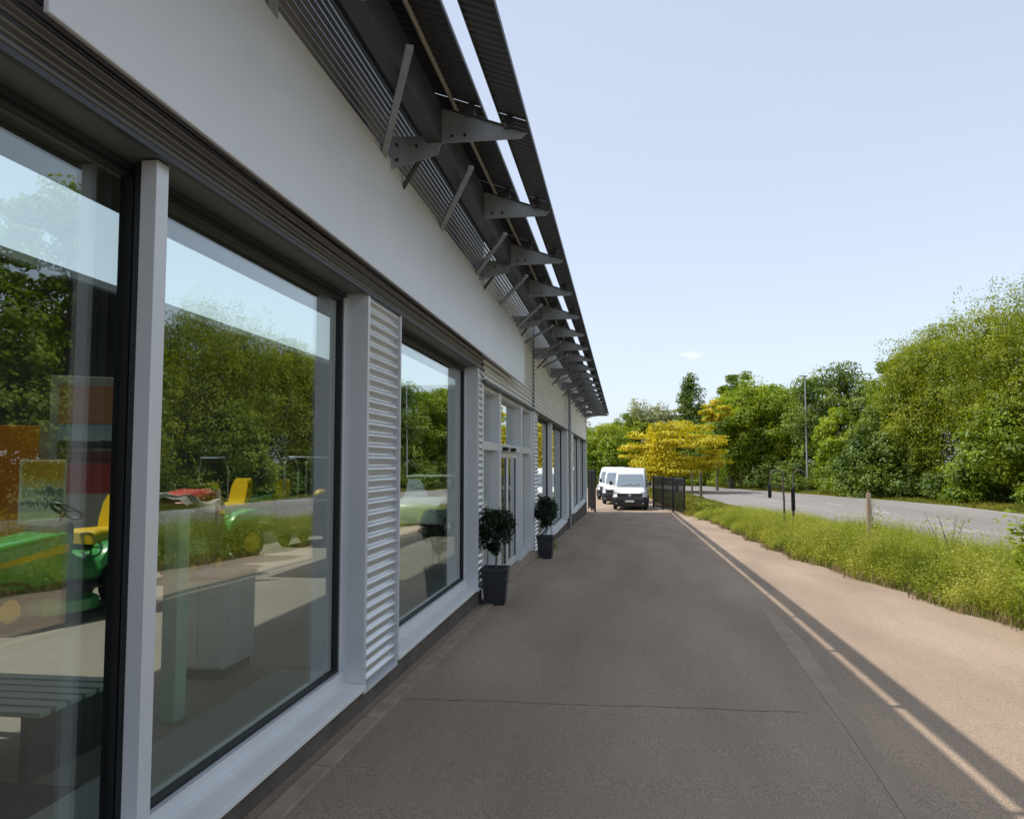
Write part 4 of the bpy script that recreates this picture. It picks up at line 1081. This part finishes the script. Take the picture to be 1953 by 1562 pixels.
def print_mat(name, kind):
    """flat printed picture"""
    m = bpy.data.materials.new(name); m.use_nodes = True
    N, L = m.node_tree.nodes, m.node_tree.links
    b = N['Principled BSDF']; b.inputs['Roughness'].default_value = .5
    tc = N.new('ShaderNodeTexCoord'); sp = N.new('ShaderNodeSeparateXYZ'); L.new(tc.outputs['Generated'], sp.inputs[0])
    no = N.new('ShaderNodeTexNoise'); no.inputs['Scale'].default_value = 9; no.inputs['Detail'].default_value = 5
    mp = N.new('ShaderNodeMapping'); mp.inputs['Scale'].default_value = (1.6, 1, 0.7); L.new(tc.outputs['Generated'], mp.inputs[0]); L.new(mp.outputs[0], no.inputs['Vector'])
    ad = N.new('ShaderNodeMath'); ad.operation = 'MULTIPLY_ADD'; ad.inputs[1].default_value = .5 if kind == 'forest' else .12
    L.new(no.outputs['Fac'], ad.inputs[0]); L.new(sp.outputs['Z'], ad.inputs[2])
    cr = N.new('ShaderNodeValToRGB'); cr.color_ramp.interpolation = 'LINEAR'
    e = cr.color_ramp.elements
    if kind == 'forest':
        st = [(.2, (.9, .91, .9)), (.48, (.86, .9, .92)), (.56, (.06, .13, .2)), (.64, (.85, .9, .9)), (.74, (.12, .2, .26)), (.82, (.92, .88, .72)), (.92, (.9, .6, .10)), (1.0, (.85, .5, .06))]
    else:
        st = [(.05, (.10, .04, .03)), (.34, (.16, .05, .04)), (.40, (.30, .24, .2)), (.45, (.025, .03, .025)), (.6, (.05, .05, .045)), (.66, (.45, .55, .62)), (1.0, (.33, .46, .58))]
    while len(e) < len(st): e.new(.5)
    for k, (p, c) in enumerate(st): e[k].position = p; e[k].color = (*c, 1)
    L.new(ad.outputs[0], cr.inputs[0]); L.new(cr.outputs[0], b.inputs['Base Color'])
    return m
po = empty('landscape_poster', (-7.55, 9.45, FL), math.radians(36), label='bright poster of yellow trees over snow on a stand behind the mower', cat='poster')
MB().box(-.24, .24, -.012, .012, .98, 1.76).build('print_sheet', print_mat('snowy_forest_print', 'forest'), po)
MB().box(-.265, .265, .013, .03, .95, 1.79).build('backing_board', WHITE, po)
MB().tube([(-.18, .02, 0), (-.12, .032, 1.6)], .012, 6).tube([(.18, .02, 0), (.12, .032, 1.6)], .012, 6).build('stand', STEEL, po)
pb = empty('picture_panel', (-7.6, 10.6, FL), math.radians(34), label='tall grey framed display panel with a landscape picture', cat='display panel')
MB().box(-.62, .62, -.03, .03, 0, 3.0).build('board', mat('panel_grey', (.42, .40, .38), .6), pb, bevel=.006)
MB().box(-.52, .40, -.046, -.031, 1.75, 2.30).build('picture', print_mat('sunset_field_print', 'field'), pb)
MB().box(-.52, .40, -.046, -.031, 2.31, 2.86).build('colour_field', mat('dusky_orange', (.52, .22, .12), .6), pb)
MB().box(-.52, .40, -.046, -.031, 1.30, 1.74).build('red_field', mat('dusky_red', (.40, .05, .05), .6), pb)
op = empty('orange_panel', (-9.0, 10.6, FL), math.radians(36), label='large orange display wall at the left of the first pane', cat='display panel')
MB().box(-1.25, .35, -.04, .04, 0, 2.3).build('board', ORANGE, op, bevel=.006)
MB().box(.351, .47, -.045, .045, 0, 2.35).build('edge_post', WOOD, op)
rm = empty('red_machine', (-7.2, 11.9, FL + .002), 0, label='red covered machine half hidden by the mullion', cat='machine')
MB().loft([rounded(0, .3, .3, .95, .1), rounded(.2, .4, .25, 1.25, .15), rounded(.7, .42, .25, 1.3, .15), rounded(.95, .32, .3, 1.0, .1)], True).build('hood', REDM, rm, smooth=True)
MB().box(-.35, .35, .05, .9, .12, .26).build('base', VANB, rm)
for sx in (-1, 1): wheel(rm, sx*.38, .3, .18, .12, sx, RIM)
